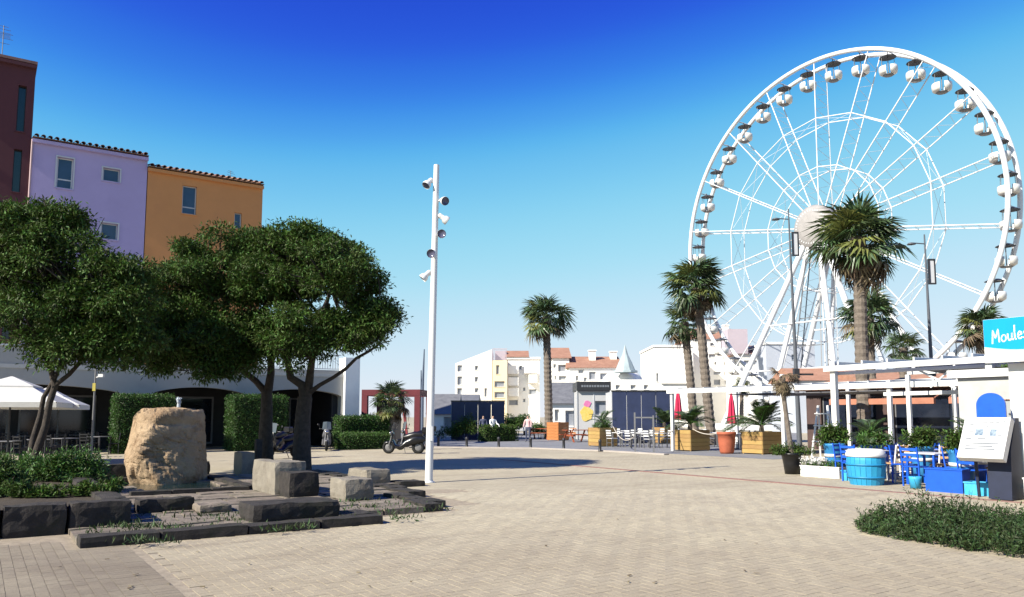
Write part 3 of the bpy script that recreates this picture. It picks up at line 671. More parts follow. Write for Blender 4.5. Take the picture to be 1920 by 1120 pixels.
make_tree('shade_tree', 'leaning dark tree with twin pale-edged trunks growing in the raised bed', gC,
    [([gC+Vector((0, 0, -.15)), P(68, 850, yC), P(85, 800, yC), P(93, 755, yC), P(104, 722, yC)], [.15, .10, .085, .075, .075]),
     ([gC+Vector((-.05, .1, -.1)), P(62, 825, yC), P(75, 780, yC+.1), P(82, 745, yC+.1), P(100, 715, yC)], [.10, .075, .06, .055, .055]),
     ([P(103, 724, yC), P(95, 690, yC), P(80, 650, yC), P(75, 590, yC)], [.075, .065, .055, .03]),
     ([P(104, 722, yC), P(130, 702, yC), P(150, 680, yC), P(165, 640, yC-.2), P(190, 580, yC-.2)], [.06, .052, .046, .04, .02]),
     ([P(102, 712, yC), P(115, 680, yC), P(125, 640, yC), P(120, 560, yC)], [.05, .045, .04, .02])],
    [(*P(80, 470, yC), 1.5, 1.5, 1.05, 1.2), (*P(85, 415, yC), .9, 1.0, .42, .5), (*P(185, 530, yC-.2), 1.25, 1.3, .75, .9), (*P(130, 600, yC-.4), 1.5, 1.4, .75, .8), (*P(225, 600, yC-.3), .95, 1.1, .75, .6), (*P(20, 520, yC), 1.0, 1.2, .9, .5), (*P(-40, 470, yC), 1.1, 1.2, 1.0, .6), (*P(190, 660, yC-.2), .95, .9, .45, .4), (*P(120, 650, yC-.5), 1.1, 1.0, .5, .45), (*P(230, 650, yC-.4), .9, .9, .5, .4), (*P(40, 590, yC-.2), .9, 1.0, .6, .4)],
    90000, .115, 15, [P(75, 590, yC), P(190, 580, yC-.2), P(120, 560, yC), P(100, 640, yC)], n_clump=300, clump_r=.36)

# ================================================================== HEDGES, BUSHES
HCORE = mat('hedge_inside', (.015, .03, .008), .95, .3, 6)
def hedge(name, label, u0, u1, v0, v1, h, dens=900, m=HEDGE, size=.075, z0=0., rough=.05):
    t = thing(name, label, 'hedge', W((u0+u1)/2, (v0+v1)/2, z0), GA); l, w = u1-u0, abs(v1-v0)
    b = MB(); b.box(-l/2+.09, l/2-.09, -w/2+.09, w/2-.09, .0, h-.09); b.build('stems', HCORE, t)
    areas = [(l*h, 0), (l*h, 1), (w*h, 2), (w*h, 3), (l*w, 4)]; Ps = []; Ns = []
    for A_, k in areas:
        n_ = int(A_*dens); a = NR.uniform(-.5, .5, n_); c = NR.uniform(0, 1, n_); j = NR.normal(0, rough, n_)
        if k < 2: s_ = -1 if k == 0 else 1; Ps.append(np.stack([a*l, s_*(w/2+j), c*h], 1)); Ns.append(np.tile([0, s_, .3], (n_, 1)))
        elif k < 4: s_ = -1 if k == 2 else 1; Ps.append(np.stack([s_*(l/2+j), a*w, c*h], 1)); Ns.append(np.tile([s_, 0, .3], (n_, 1)))
        else: Ps.append(np.stack([a*l, (c-.5)*w, h+j], 1)); Ns.append(np.tile([0, 0, 1.], (n_, 1)))
    Pp = np.concatenate(Ps); Nn = np.concatenate(Ns).astype(float); n_ = len(Pp)
    D = Nn*.5 + NR.normal(size=(n_, 3))*.8; V, Fq = leaf_arrays(Pp, D, Nn+NR.normal(size=(n_, 3))*.7, size*NR.uniform(.6, 1.4, n_), size*.5*NR.uniform(.7, 1.3, n_))
    link('foliage', arr_mesh('foliage', V, Fq, m), t, kind='stuff'); return t
def bush(name, label, base, lobes, nl, size, m, seed, cat='bush', stems=14, group=None):
    t = thing(name, label, cat, base, 0, group); rr = random.Random(seed); b = MB(); cl = []
    for l in lobes:
        for _ in range(int(l[6] if len(l) > 6 else 12)):
            d = Vector((rr.gauss(0, 1), rr.gauss(0, 1), abs(rr.gauss(0, 1)))).normalized(); f_ = rr.uniform(.3, 1)
            cl.append((l[0]+d.x*l[3]*f_, l[1]+d.y*l[4]*f_, l[2]+d.z*l[5]*f_, min(l[3:6])*rr.uniform(.3, .55)))
    for k in range(stems):
        c = rr.choice(cl); b.path([(c[0]*.3, c[1]*.3, -.02), (c[0]*.7, c[1]*.7, c[2]*.5), c[:3]], [.014, .01, .005], 5)
    b.build('stems', BARK, t); V, Fq = crown_leaves(cl, nl, size, seed, .9); V[:, 2] = np.maximum(V[:, 2], .01); link('foliage', arr_mesh('foliage', V, Fq, m), t, kind='stuff'); return t
# tall clipped hedges in front of the arches, low clipped hedge near the motor scooters
def pu(px, v):                                                    # u on the line v seen in column px
    k = (px-960)/F; return -(E2.x*v-k*E2.y*v)/(E1.x-k*E1.y)
def pv(px, u):
    k = (px-960)/F; return -(E1.x*u-k*E1.y*u)/(E2.x-k*E2.y)
hv = -37.0
hedge('clipped_hedge', 'tall clipped green hedge block behind the tan boulder', pu(222, hv), pu(330, hv), -38.4, hv, 2.45)
hedge('clipped_hedge', 'tall clipped green hedge behind the trunks of the shade trees', pu(440, hv), pu(540, hv), -38.3, hv, 2.5)
hedge('clipped_hedge', 'knee-high clipped hedge with paler front in front of the white arcade pillar', pu(645, -35.6), pu(735, -35.6), -36.5, -35.6, .72, m=LEAFB)
hedge('clipped_hedge', 'waist-high dark green hedge behind the knee-high hedge', pu(640, -37.0), pu(735, -37.0), -37.9, -36.9, 1.52)
# planting in the raised bed
bb = at(110, 900, .35)
bush('garden_bush', 'bright leafy shrub in the raised bed under the leaning tree', bb, [(0, 0, .15, .75, .6, .5, 26), (-.9, .2, .1, .7, .5, .4, 20), (.55, -.2, .05, .5, .45, .25, 14)], 9000, .085, LEAFB, 5)
bb = at(70, 930, .35)
bush('garden_bush', 'low dark ground-cover shrub along the front of the raised bed', bb, [(0, 0, .0, .9, .35, .22, 26), (.8, .2, .0, .6, .4, .22, 16), (-.8, 0, 0, .6, .35, .22, 16)], 8000, .075, LEAF, 6)
bb = at(-30, 915, .35)
bush('garden_bush', 'glossy dark shrub at the end of the raised bed', bb, [(0, 0, .1, .8, .6, .4, 26)], 5000, .085, LEAF, 8)
# weeds between the slabs
wp = []
for (px, py, k) in ((230, 985, 60), (285, 985, 90), (330, 990, 70), (440, 975, 60), (480, 975, 70), (610, 968, 50), (560, 985, 40), (665, 935, 60), (650, 940, 40), (755, 968, 50), (260, 1010, 60), (300, 1012, 40), (520, 990, 40), (690, 950, 50), (400, 965, 40)):
    c = at(px, py, .1)
    for _ in range(k): wp.append((c.x+R.gauss(0, .13), c.y+R.gauss(0, .08), .06))
for _ in range(700):
    u, v = R.uniform(1.2, 6.5), R.uniform(-13.5, -11.2); c = W(u, v); wp.append((c.x, c.y, .07))
Pp = np.array(wp); n_ = len(Pp); D = NR.normal(size=(n_, 3))*.6+np.array([0, 0, .9]); V, Fq = leaf_arrays(Pp, D, NR.normal(size=(n_, 3)), NR.uniform(.05, .13, n_), NR.uniform(.012, .03, n_))
V[:, 2] = np.maximum(V[:, 2], .02)
o = link('slab_weeds', arr_mesh('slab_weeds', V, Fq, WEED), kind='stuff'); o['label'] = 'small green weeds growing in the joints of the terrace slabs'; o['category'] = 'weeds'

# big weed patch on the right of the square
wt = thing('weed_patch', 'sprawling dark green weed patch growing out of the paving', 'weeds', at(1790, 1010), 0)
wv = []; wd_ = []
ol = [at(px, py) for px, py in ((1603, 988), (1622, 1003), (1700, 1016), (1780, 1030), (1930, 1052), (2010, 1050), (2010, 1000), (1900, 990), (1800, 982), (1700, 978), (1640, 979))]
def inside(p):
    c = False
    for i in range(len(ol)):
        a, b2 = ol[i], ol[i-1]
        if (a.y > p.y) != (b2.y > p.y) and p.x < (b2.x-a.x)*(p.y-a.y)/(b2.y-a.y)+a.x: c = not c
    return c
xs = [p.x for p in ol]; ys = [p.y for p in ol]; org = at(1790, 1010)
stm = MB(); Pl = []; Dl = []; pk = at(1805, 1000)
while len(Pl) < 26000:
    p = Vector((R.uniform(min(xs), max(xs)), R.uniform(min(ys), max(ys)), 0))
    if not inside(p) or noise.noise(p*2.6+Vector((5, 2, 0))) < R.uniform(-.75, -.05): continue
    h = (.10+.20*R.random())*(1+.7*noise.noise(p*1.9))+.34*math.exp(-((p.x-pk.x)/.35)**2)*R.random() + .10*math.exp(-((p.x-pk.x-1.2)/.7)**2)*R.random()
    h *= min(1, .4+(p.x-min(xs))*.9)
    d = Vector((R.gauss(0, .45), R.gauss(0, .45), 1)).normalized()*h; p0 = p-org; k = R.randint(7, 13)
    if R.random() < .4: stm.path([p0, p0+d*.5, p0+d], [.005, .004, .002], 4)
    for i in range(k):
        t_ = R.uniform(.15, 1.); Pl.append(tuple(p0+d*t_)); q = Vector((R.gauss(0, 1), R.gauss(0, 1), R.gauss(.5, .6))); Dl.append(tuple(q))
Pl = np.array(Pl); Dl = np.array(Dl); n_ = len(Pl)
V, Fq = leaf_arrays(Pl, Dl, NR.normal(size=(n_, 3))*.6+np.array([0, 0, 1.]), NR.uniform(.03, .09, n_), NR.uniform(.012, .026, n_)); V[:, 2] = np.maximum(V[:, 2], .012)
link('foliage', arr_mesh('foliage', V, Fq, WEED), wt, kind='stuff'); stm.build('stems', WEED, wt)

# ================================================================== FLOODLIGHT POLE
pp = at(804, 905); fl = thing('floodlight_pole', 'tall white pole carrying six spotlights beside the terrace', 'lamp post', pp, 0)
b = MB(); LX = .115; b.path([(0, 0, 0), (LX*.5, 0, 3.9), (LX, 0, 7.87)], [.095, .085, .07], 16); b.build('pole', WHITE, fl)
b = MB(); b.lathe([(.0, 0), (.15, 0), (.15, .02), (.10, .035), (.10, .06)], 16); b.build('base_plate', WHITE, fl)
def spot(z, side, aim, dark):
    bx = LX*z/7.62; s_ = Vector(side).normalized(); c = Vector((bx, 0, z)); q = c+s_*.17; a = Vector(aim).normalized(); rot = a.to_track_quat('Z', 'Y').to_matrix()
    b = MB(); b.path([c+s_*.06, c+s_*.12+Vector((0, 0, .02)), q], .022, 6); b.lathe([(.0, -.14), (.047, -.14), (.06, -.09), (.064, 0), (.10, .045), (.112, .12), (.108, .137)], 14, q+s_*.02, rot=rot)
    o = b.build('spotlight', WHITE, fl); g = MB(); g.lathe([(0, .115), (.10, .115), (.10, .118)], 14, q+s_*.02, rot=rot); g.build('lens', mat('spot_lens', (.10, .10, .16), .15, .2, 8), o)
for z, sd_, am, dk in ((7.41, (-1, -.2, 0), (-.5, -.5, -.8), 0), (6.94, (1, -.3, 0), (.5, -.8, -.3), 1), (6.52, (1, .1, 0), (.8, .3, -.55), 0), (6.07, (1, -.5, 0), (.1, -1, -.05), 1), (5.58, (-.2, -1, 0), (-.15, -1, -.25), 1), (5.07, (-1, -.1, 0), (-.75, -.1, -.75), 0)):
    spot(z, sd_, am, dk)
b = MB(); b.box(.02, .09, -.105, -.085, 1.0, 1.35); b.build('access_hatch', STEELW, fl)

# garden lamp on the left
gp = at(170, 872); gl = thing('garden_lamp', 'thin grey lamp post with domed white cap beside the arcade', 'street lamp', gp, 0)
b = MB(); b.path([(0, 0, 0), (0, 0, 1.1), (.01, 0, 3.45)], [.05, .035, .03], 10); b.build('pole', GREYM, gl)
b = MB(); b.lathe([(.0, .16), (.12, .15), (.26, .09), (.31, .02), (.30, 0), (.0, .0)], 20, (0, 0, 3.72)); b.build('lamp_cap', WHITE, gl)
b = MB(); b.lathe([(.04, 0), (.10, .08), (.16, .26), (.0, .27)], 14, (0, 0, 3.44)); b.build('lamp_glass', LENS, gl)
b = MB(); b.tube((0, 0, 2.85), (.14, 0, 2.9), .02, n=6); b.cbox((.2, 0, 2.93), (.16, .12, .1)); b.build('floodlight', WHITE, gl)
b = MB(); b.box(-.05, .05, -.05, -.03, 2.42, 2.68); b.build('notice_plate', mat('yellow_plate', (.5, .42, .08), .5, .1, 4), gl)

# tall harbour lamp masts behind the pergola
def mast(label, px, ytop, ybase, Y, px2, boxside):
    p0 = atY(px2, 780, Y); top = atY(px, ytop, Y); lx = top.x-p0.x; H = top.z
    t = thing('lamp_mast', label, 'street lamp', (p0.x, Y, 0), 0, 'tall lamp masts behind the pergolas')
    b = MB(); b.path([(0, 0, 0), (lx*.3, 0, H*.3), (lx, 0, H)], [.14, .10, .035], 10); b.build('pole', mat('mast_grey', (.10, .11, .13), .5, .1, 5), t)
    def cx(z): return lx*z/H
    z = H-.35; zl = H*.955
    b = MB(); b.tube((cx(zl), 0, zl), (cx(zl)-.75, -.1, zl+.03), .03, n=6); b.lathe([(0, .12), (.16, .08), (.22, 0), (0, -.02)], 12, (cx(zl)-.75, -.1, zl-.06)); b.build('lamp_arm', mat('mast_grey', (.10, .11, .13)), t)
    zb = H-2.6; b = MB()
    x0 = cx(zb)+.10
    for a, c, d, e in ((x0, x0+.36, zb, zb+.07), (x0, x0+.36, zb+1.25, zb+1.32), (x0, x0+.07, zb+.07, zb+1.25), (x0+.29, x0+.36, zb+.07, zb+1.25)): b.box(a, c, -.06, .06, d, e)
    f = b.build('sign_frame', DARKM, t); b = MB(); b.box(x0+.07, x0+.29, -.03, .03, zb+.07, zb+1.25); b.build('sign_panel', STEELW, f)
    b = MB(); b.box(cx(3.9)-.14, cx(3.9)+.14, -.14, .14, 3.6, 4.1); b.box(cx(3.9)+.1, cx(3.9)+.9, -.05, .05, 3.75, 3.85); b.build('junction_box', DARKM, t)
mast('tall dark lamp mast in front of the ferris wheel hub', 1478, 392, 720, 42, 1497.5, 1)
mast('tall dark lamp mast standing right of the biggest palm', 1733, 440, 665, 40, 1752, 1)
# slim dark mast near the red frame
q = atY(793, 655, 70); b = MB(); b.path([(0, 0, 0), (0, 0, q.z*.5), (.12, 0, q.z)], [.14, .13, .05], 8); b.path([(-.12, 0, 3.2), (-.14, 0, q.z*.75)], [.08, .05], 6)
tag(b.build('flag_mast', mat('mast_blue_grey', (.10, .13, .19), .5, .1, 4), None, (q.x, 70, 0)), 'slim dark mast rising behind the red steel frame', 'mast')

# ================================================================== CAFE UNDER THE ARCADE (left)
def parasol(label, base, w, hb, ht, tiers=True):
    t = thing('parasol', label, 'parasol', base, .35, 'white parasols of the arcade cafe'); b = MB(); b.tube((0, 0, 0), (0, 0, ht), .03, n=8); b.build('pole', DARKM, t)
    b = MB(); h = w/2
    def tier(h, zb, zt, hole):
        cs = [(h, h), (-h, h), (-h, -h), (h, -h)]
        for i in range(4):
            (x0, y0), (x1, y1) = cs[i], cs[(i+1) % 4]; k = hole
            b.add([(x0, y0, zb), (x1, y1, zb), (x1*k, y1*k, zt), (x0*k, y0*k, zt)], [(0, 1, 2, 3)]); b.add([(x0, y0, zb), (x1, y1, zb), (x1, y1, zb-.16), (x0, y0, zb-.16)], [(3, 2, 1, 0)])
    tier(h, hb, ht-.25, .34); b.build('canopy', CANVAS, t); b = MB(); tier(h*.48, ht-.32, ht, .02); b.build('vent_canopy', CANVAS, t)
    b = MB()
    for sx in (-1, 1):
        for sy in (-1, 1): b.bar((sx*h, sy*h, hb-.02), (0, 0, ht-.3), .025)
    b.build('ribs', DARKM, t)
    b = MB(); b.lathe([(0, .06), (.3, .05), (.32, 0)], 12); b.build('foot', DARKM, t); return t
parasol('white square parasol shading the cafe tables behind the leaning tree', atY(18, 780, 25.)*Vector((1, 1, 0)), 3.1, 2.02, 2.85)
parasol('white square parasol partly behind another, nearer the garden lamp', atY(88, 780, 27.5)*Vector((1, 1, 0)), 2.3, 1.98, 2.6)
def cafe_chair(m, mf, name='cafe_chair'):
    t = thing(name, 'x', 'chair'); b = MB(); b.box(-.21, .21, -.21, .21, .43, .46); b.build('seat', m, t, bevel=.01)
    for x in (-.19, .19):
        b = MB(); b.bar((x, -.19, 0), (x, -.19, .43), .03); b.build('leg', mf, t)
        b = MB(); b.bar((x, .19, 0), (x, .19, .43), .03); b.bar((x, .19, .46), (x, .25, .9), .03); b.build('leg', mf, t)
    b = MB()
    for z in (.6, .72, .84): b.bar((-.18, .205+(z-.46)*.136, z), (.18, .205+(z-.46)*.136, z), .02, .06)
    b.build('backrest', m, t); b = MB(); b.bar((-.18, -.19, .22), (.18, -.19, .22), .02); b.bar((-.18, .19, .22), (.18, .19, .22), .02); b.build('stretcher', mf, t); return t
def cafe_table(m, mf, name='cafe_table', w=.7, round_=False):
    t = thing(name, 'x', 'table'); b = MB(); b.box(-w/2, w/2, -w/2, w/2, .715, .745); b.build('table_top', m, t, bevel=.008)
    for x in (-1, 1):
        for y in (-1, 1): b = MB(); b.bar((x*(w/2-.05), y*(w/2-.05), 0), (x*(w/2-.05), y*(w/2-.05), .714), .045); b.build('leg', mf, t)
    return t
dch = cafe_chair(BLACKP, DARKM); dtb = cafe_table(GREYM, DARKM)
first = [True, True]
lab_c = 'dark cafe chair on the terrace under the white parasols'; lab_t = 'grey square cafe table under the white parasols'
for k, (px, py) in enumerate(((10, 868), (70, 862), (120, 858), (185, 852), (40, 850), (150, 846))):
    c = at(px, py); o = dtb if k == 0 else copy_tree(dtb); o.location = c; o.rotation_euler.z = R.uniform(0, 1.5); o['label'] = lab_t; o['group'] = 'arcade cafe tables'
    for j in range(3):
        a = j*2.1+R.uniform(0, .4); q = c+Vector((math.cos(a), math.sin(a), 0))*.62; o = dch if (k == 0 and j == 0) else copy_tree(dch)
        o.location = q; o.rotation_euler.z = a-math.pi/2+R.uniform(-.2, .2); o['label'] = lab_c; o['group'] = 'arcade cafe chairs'

# ================================================================== MOTOR SCOOTERS
CHROME = mat('chrome', (.6, .6, .62), .15, .05, 5, metal=.9)
def scooter(name, body_m, label, loc, rz):
    t = thing(name, label, 'scooter', loc, rz)                     # front towards +x
    rx = Matrix.Rotation(math.pi/2, 3, 'X')
    for x, w in ((.66, .065), (-.62, .075)):
        b = MB(); b.torus((x, 0, .27), .205, w, 20, 8, rx); wl = b.build('wheel', RUBBER, t)
        b = MB(); b.lathe([(0, -.03), (.14, -.035), (.17, -.02), (.17, .02), (.14, .035), (0, .03)], 14, (x, 0, .27), rot=rx); b.build('rim', GREYM, wl)
    b = MB()                                                       # body shell from cross sections
    secs = [(-.95, .60, .05, .06), (-.80, .62, .14, .16), (-.45, .58, .19, .22), (-.1, .45, .19, .18), (.12, .30, .20, .07), (.34, .31, .20, .07), (.46, .52, .20, .22), (.50, .74, .19, .2), (.47, .92, .12, .10)]
    n_ = 10; vs = []
    for x, z, wy, hz in secs:
        for j in range(n_): a = 2*math.pi*j/n_; vs.append((x+(.05*math.sin(a) if x > .4 else 0), wy*math.cos(a), z+hz*math.sin(a)))
    b.add(vs, [(i*n_+j, i*n_+(j+1) % n_, (i+1)*n_+(j+1) % n_, (i+1)*n_+j) for i in range(len(secs)-1) for j in range(n_)], 0, True)
    b.add(vs[:n_], [tuple(range(n_-1, -1, -1))]); b.add(vs[-n_:], [tuple(range(n_))]); b.build('body', body_m, t)
    b = MB(); b.path([(-.82, 0, .80), (-.5, 0, .80), (-.25, 0, .74), (0, 0, .70)], [.10, .15, .14, .07], 10); b.build('seat', BLACKP, t)
    b = MB(); b.path([(.66, .09, .27), (.56, .06, .62), (.48, .03, .95)], .025, 6); b.path([(.66, -.09, .27), (.56, -.06, .62), (.48, -.03, .95)], .025, 6); b.build('fork', GREYM, t)
    b = MB(); b.path([(.36, .34, 1.0), (.42, .2, 1.02), (.46, 0, .98), (.42, -.2, 1.02), (.36, -.34, 1.0)], .018, 6); b.build('handlebar', BLACKP, t)
    b = MB(); b.add([(.50, -.2, .98), (.50, .2, .98), (.42, .17, 1.32), (.42, -.17, 1.32), (.53, 0, .98), (.46, 0, 1.34)], [(0, 4, 5, 3), (4, 1, 2, 5)]); b.build('windshield', mat('tinted_screen', (.10, .12, .14), .1, .1, 4), t)
    for y in (-.36, .36): b = MB(); b.tube((.40, y*.85, 1.02), (.38, y, 1.16), .008, n=5); b.ball((.37, y*1.05, 1.2), (.015, .06, .045), 10, 6); b.build('mirror', BLACKP, t)
    b = MB(); b.ball((.58, 0, .86), (.05, .10, .07), 10, 6); b.build('headlight', CHROME, t)
    b = MB(); b.ball((.66, 0, .46), (.22, .085, .07), 10, 6); b.build('mudguard', body_m, t)
    b = MB(); b.path([(-.2, -.16, .25), (-.5, -.19, .28), (-.86, -.19, .36)], [.03, .055, .055], 8); b.build('exhaust', CHROME, t)
    b = MB(); b.box(-1.12, -.80, -.18, .18, .86, 1.12); b.build('top_case', BLACKP, t, bevel=.05)
    b = MB(); b.box(-1.0, -.97, -.09, .09, .42, .53); b.build('number_plate', WHITE, t)
    b = MB(); b.path([(-.05, .12, .28), (-.12, .22, .02)], .014, 6); b.build('side_stand', DARKM, t)
    return t
BIKE = mat('bike_black', (.015, .016, .02), .25, .2, 4); BIKEG = mat('bike_grey', (.16, .16, .18), .3, .1, 4)
sc1 = scooter('scooter', BIKE, 'black scooter parked side-on between low hedge and white pole', at(757, 851), math.pi-.1)
def sccopy(label, loc, rz): return copy_tree(sc1, None, loc, rz, label)
scooter('scooter', BIKEG, 'grey scooter facing the square beside the knee-high hedge', at(612, 845), -1.35)
sccopy('black scooter in the deep shade behind the large stone block', at(530, 860), -2.2)
sccopy('black scooter leaning in shade between the two dark tree trunks', at(515, 850), -1.9)
sccopy('black scooter half hidden behind another one near the white pole', at(775, 843.5), math.pi+.5)

# ================================================================== PALMS
def fan_frond(m, seed, droop=.25, L=1.0, seg=20):
    rr = random.Random(seed); b = MB(); b.path([(0, 0, 0), (L*.45, 0, .05*L), (L*.85, 0, 0)], [.03, .02, .014], 4, smooth=False); h = Vector((L*.85, 0, 0))
    for k in range(seg):
        a = rad(-115+230*k/(seg-1)) + rr.gauss(0, .03); l = L*(.95-.22*abs(a)/2)*rr.uniform(.88, 1.1); w = .055*L
        d = Vector((math.cos(a), math.sin(a), .06)); s_ = Vector((-math.sin(a), math.cos(a), 0))
        m1 = h+d*l*.55; tip = h+d*l+Vector((0, 0, -droop*l*rr.uniform(.6, 1.6)-.05)); up = Vector((0, 0, .03*L*(1 if k % 2 else -1)))
        b.add([h, m1+s_*w+up, m1-s_*w+up, tip, m1+Vector((0, 0, -.02))], [(0, 4, 1), (0, 2, 4), (1, 4, 3), (4, 2, 3)])
    return b.mesh('frond', m)
FG = [fan_frond(PALMG, s_, .22+.1*s_) for s_ in range(3)]; FY = [fan_frond(PALMY, 7, .3)]; FB = [fan_frond(PALMB, s_+9, .55) for s_ in range(2)]
def palm(label, px, ytop, Y, basepx, crown_px, seed, trunk_r=.24, nf=64, lean_y=0., skirt=.30, group='tall fan palms around the harbour square'):
    rr = random.Random(seed); top = atY(px, ytop, Y); base = Vector((atY(basepx, 780, Y).x, Y, 0)); cr = crown_px/F*Y/2
    heart = Vector((top.x-base.x, lean_y, top.z-cr*.98)); t = thing('fan_palm', label, 'palm tree', base, 0, group)
    b = MB(); pts = []; rs_ = []; n_ = max(16, int(heart.z/.16))
    for i in range(n_+1):
        k = i/n_; p = Vector((heart.x*(k**1.25), heart.y*k, heart.z*k)) + noise.noise_vector(Vector((seed*2.1, k*2, 0)))*.06*math.sin(math.pi*k)
        pts.append(p); rs_.append(trunk_r*(1.25 if k < .04 else 1.)*(1-.15*k)*(1.07 if i % 2 else .95)*(1+.35*max(0, (k-.86)/.14)))
    b.path(pts, rs_, 12, smooth=False); tr = b.build('trunk', PALMT, t)
    nf = int(nf*.82)
    for k in range(nf):
        ph = math.acos(1-2*((k+.5)/nf)*.90); th = k*2.399963+rr.uniform(-.5, .5); ph = min(2.6, max(.05, ph+rr.gauss(0, .14)))      # golden spiral, from upright to hanging
        s_ = cr/1.72*rr.uniform(.72, 1.2)*(1.0 if ph < 2.0 else .86)
        dead = ph > 2.0+rr.uniform(-.25, .35) and rr.random() < skirt*2.2; me = rr.choice(FB) if dead else (FY[0] if rr.random() < .16 else rr.choice(FG))
        o = link('frond', me, t); ax = Vector((math.sin(ph)*math.cos(th), math.sin(ph)*math.sin(th), math.cos(ph)))
        o.location = heart + Vector((0, 0, -.50*max(0, k/nf-.3)*cr)); o.rotation_mode = 'QUATERNION'
        xax = ax; zax = Vector((0, 0, 1)) - ax*ax.z; zax = zax.normalized() if zax.length > .05 else Vector((rr.uniform(-1, 1), rr.uniform(-1, 1), 0)).normalized(); yax = zax.cross(xax)
        mx = Matrix((xax, yax, zax)).transposed(); tw = Matrix.Rotation(rr.uniform(-.5, .5), 3, 'X'); o.rotation_quaternion = (mx @ tw).to_quaternion(); o.scale = (s_,)*3
    return t
palm('slender fan palm standing alone in front of the white and yellow flats', 1024, 545, 56, 1029, 104, 1, .30)
palm('fan palm with long trunk, the taller of the leaning pair by the pergola', 1303, 478, 44, 1333, 120, 2, .27, 76)
palm('shorter fan palm tucked under the taller one of the leaning pair', 1281, 560, 46, 1303, 92, 3, .25, 46)
palm('big shaggy fan palm in front of the ferris wheel hub', 1605, 364, 35, 1620, 176, 4, .30, 92, skirt=.5)
palm('medium fan palm directly behind the big shaggy palm trunk', 1626, 535, 46, 1636, 118, 5, .28, 56)
palm('low fan palm peeping over the pergola right of the big palm', 1692, 612, 52, 1694, 84, 6, .26, 46)
palm('fan palm behind the blue and white restaurant sign', 1836, 565, 46, 1838, 96, 7, .27, 56)
palm('small fan palm in front of the red steel frame', 735, 712, 40.5, 735, 78, 8, .20, 44, skirt=.6)
palm('distant small fan palm behind the ferris wheel legs', 1390, 705, 90, 1390, 40, 21, .25, 30)

def pinnate_frond(m, seed, L=1.0, n_=22):
    rr = random.Random(seed); b = MB(); pts = []
    for i in range(9): t_ = i/8; pts.append(Vector((L*t_*(1-.12*t_), 0, L*(.42*t_-.52*t_*t_))))
    b.path(pts, [.012*L*(1-i/9)+.003 for i in range(9)], 4)
    for k in range(n_):
        t_ = .12+.86*k/n_; i = min(7, int(t_*8)); p = pts[i].lerp(pts[i+1], t_*8-i); d = (pts[i+1]-pts[i]).normalized(); l = L*.36*math.sin(math.pi*min(.97, t_*.8+.15))*rr.uniform(.85, 1.1)
        for s_ in (-1, 1):
            q = (d*.6+Vector((0, s_, 0))*.75+Vector((0, 0, .12))).normalized(); m1 = p+q*l*.5; tip = p+q*l+Vector((0, 0, -.12*l)); w = d*.018*L
            b.add([p, m1+w, tip, m1-w], [(0, 1, 2, 3)])
    return b.mesh('frond', m)
PG = [pinnate_frond(PALMG, 31), pinnate_frond(LEAFB, 32), pinnate_frond(PALMG, 33)]
def tub_palm(label, base, z0, L, n_, seed, name='potted_palm', group=None):
    rr = random.Random(seed); t = thing(name, label, 'potted plant', Vector(base)+Vector((0, 0, z0)), 0, group)
    b = MB(); b.path([(0, 0, -.12), (0, 0, .12), (.01, 0, .32)], [.09, .11, .08], 8, smooth=False); b.build('stem', PALMT, t)
    for k in range(n_):
        o = link('frond', rr.choice(PG), t); o.location = (0, 0, .28); el = rr.uniform(-.2, 1.1); o.rotation_euler = (rr.uniform(-.2, .2), -el, k*2.4+rr.uniform(-.3, .3)); o.scale = (L*rr.uniform(.8, 1.15),)*3
    return t

# ================================================================== FERRIS WHEEL
WC = Vector((34.5, 85.0, 0)); WH, WR = 21.9, 18.95; rzw = math.atan2(E2.y, E2.x)                    # its plane runs along the street grid
fw = thing('ferris_wheel', 'giant white ferris wheel with round open gondolas behind the palms', 'ferris wheel', WC, rzw)
HWID = 1.15                                                       # half distance between the two rims
def wp_(r, a, y): return Vector((r*math.cos(a), y, WH+r*math.sin(a)))
PH = rad(-10.0); NS = 18
for y in (-HWID, HWID):                                            # local -y faces the square
    b = MB(); n_ = 144; b.path([wp_(WR, 2*math.pi*i/n_, y) for i in range(n_+1)], .24, 8, caps=False); b.build('rim', WHEEL, fw)
for i in range(36):
    a = PH+2*math.pi*(i+.5)/36; b = MB(); b.tube(wp_(WR, a, -HWID+.15), wp_(WR, a, HWID-.15), .06, n=6); b.build('rim_tie', WHEEL, fw)
for i in range(NS):
    a = PH+2*math.pi*i/NS; b = MB(); k = 22
    r0, r1 = 2.2, WR-.2
    for y0, y1 in ((-1.25, -HWID+.03), (1.25, HWID-.03)):
        b.tube(wp_(r0, a, y0), wp_(r1, a, y1), .06, n=6)
    for j in range(k):
        ra_, rb_2 = r0+(r1-r0)*j/k, r0+(r1-r0)*(j+1)/k; s_ = 1 if j % 2 else -1
        b.tube(wp_(ra_, a, -1.2*s_), wp_(rb_2, a, 1.2*s_), .022, n=4, caps=False)
    b.build('spoke', WHEEL, fw)
for rr_ in (12.4, 6.9):
    for y in (-1.2, 1.2):
        b = MB()
        for i in range(NS): b.tube(wp_(rr_, PH+2*math.pi*i/NS, y), wp_(rr_, PH+2*math.pi*(i+1)/NS, y), .055, n=6)
        b.build('inner_ring', WHEEL, fw)
    b = MB()
    for i in range(NS):
        a0, a1 = PH+2*math.pi*i/NS, PH+2*math.pi*(i+1)/NS
        b.tube(wp_(rr_, a0, -1.1), wp_(rr_, a1, 1.1), .02, n=4); b.tube(wp_(rr_, a0, 1.1), wp_(rr_, a1, -1.1), .02, n=4)
    b.build('ring_lacing', WHEEL, fw)
b = MB(); rot = Matrix.Rotation(math.pi/2, 3, 'X')
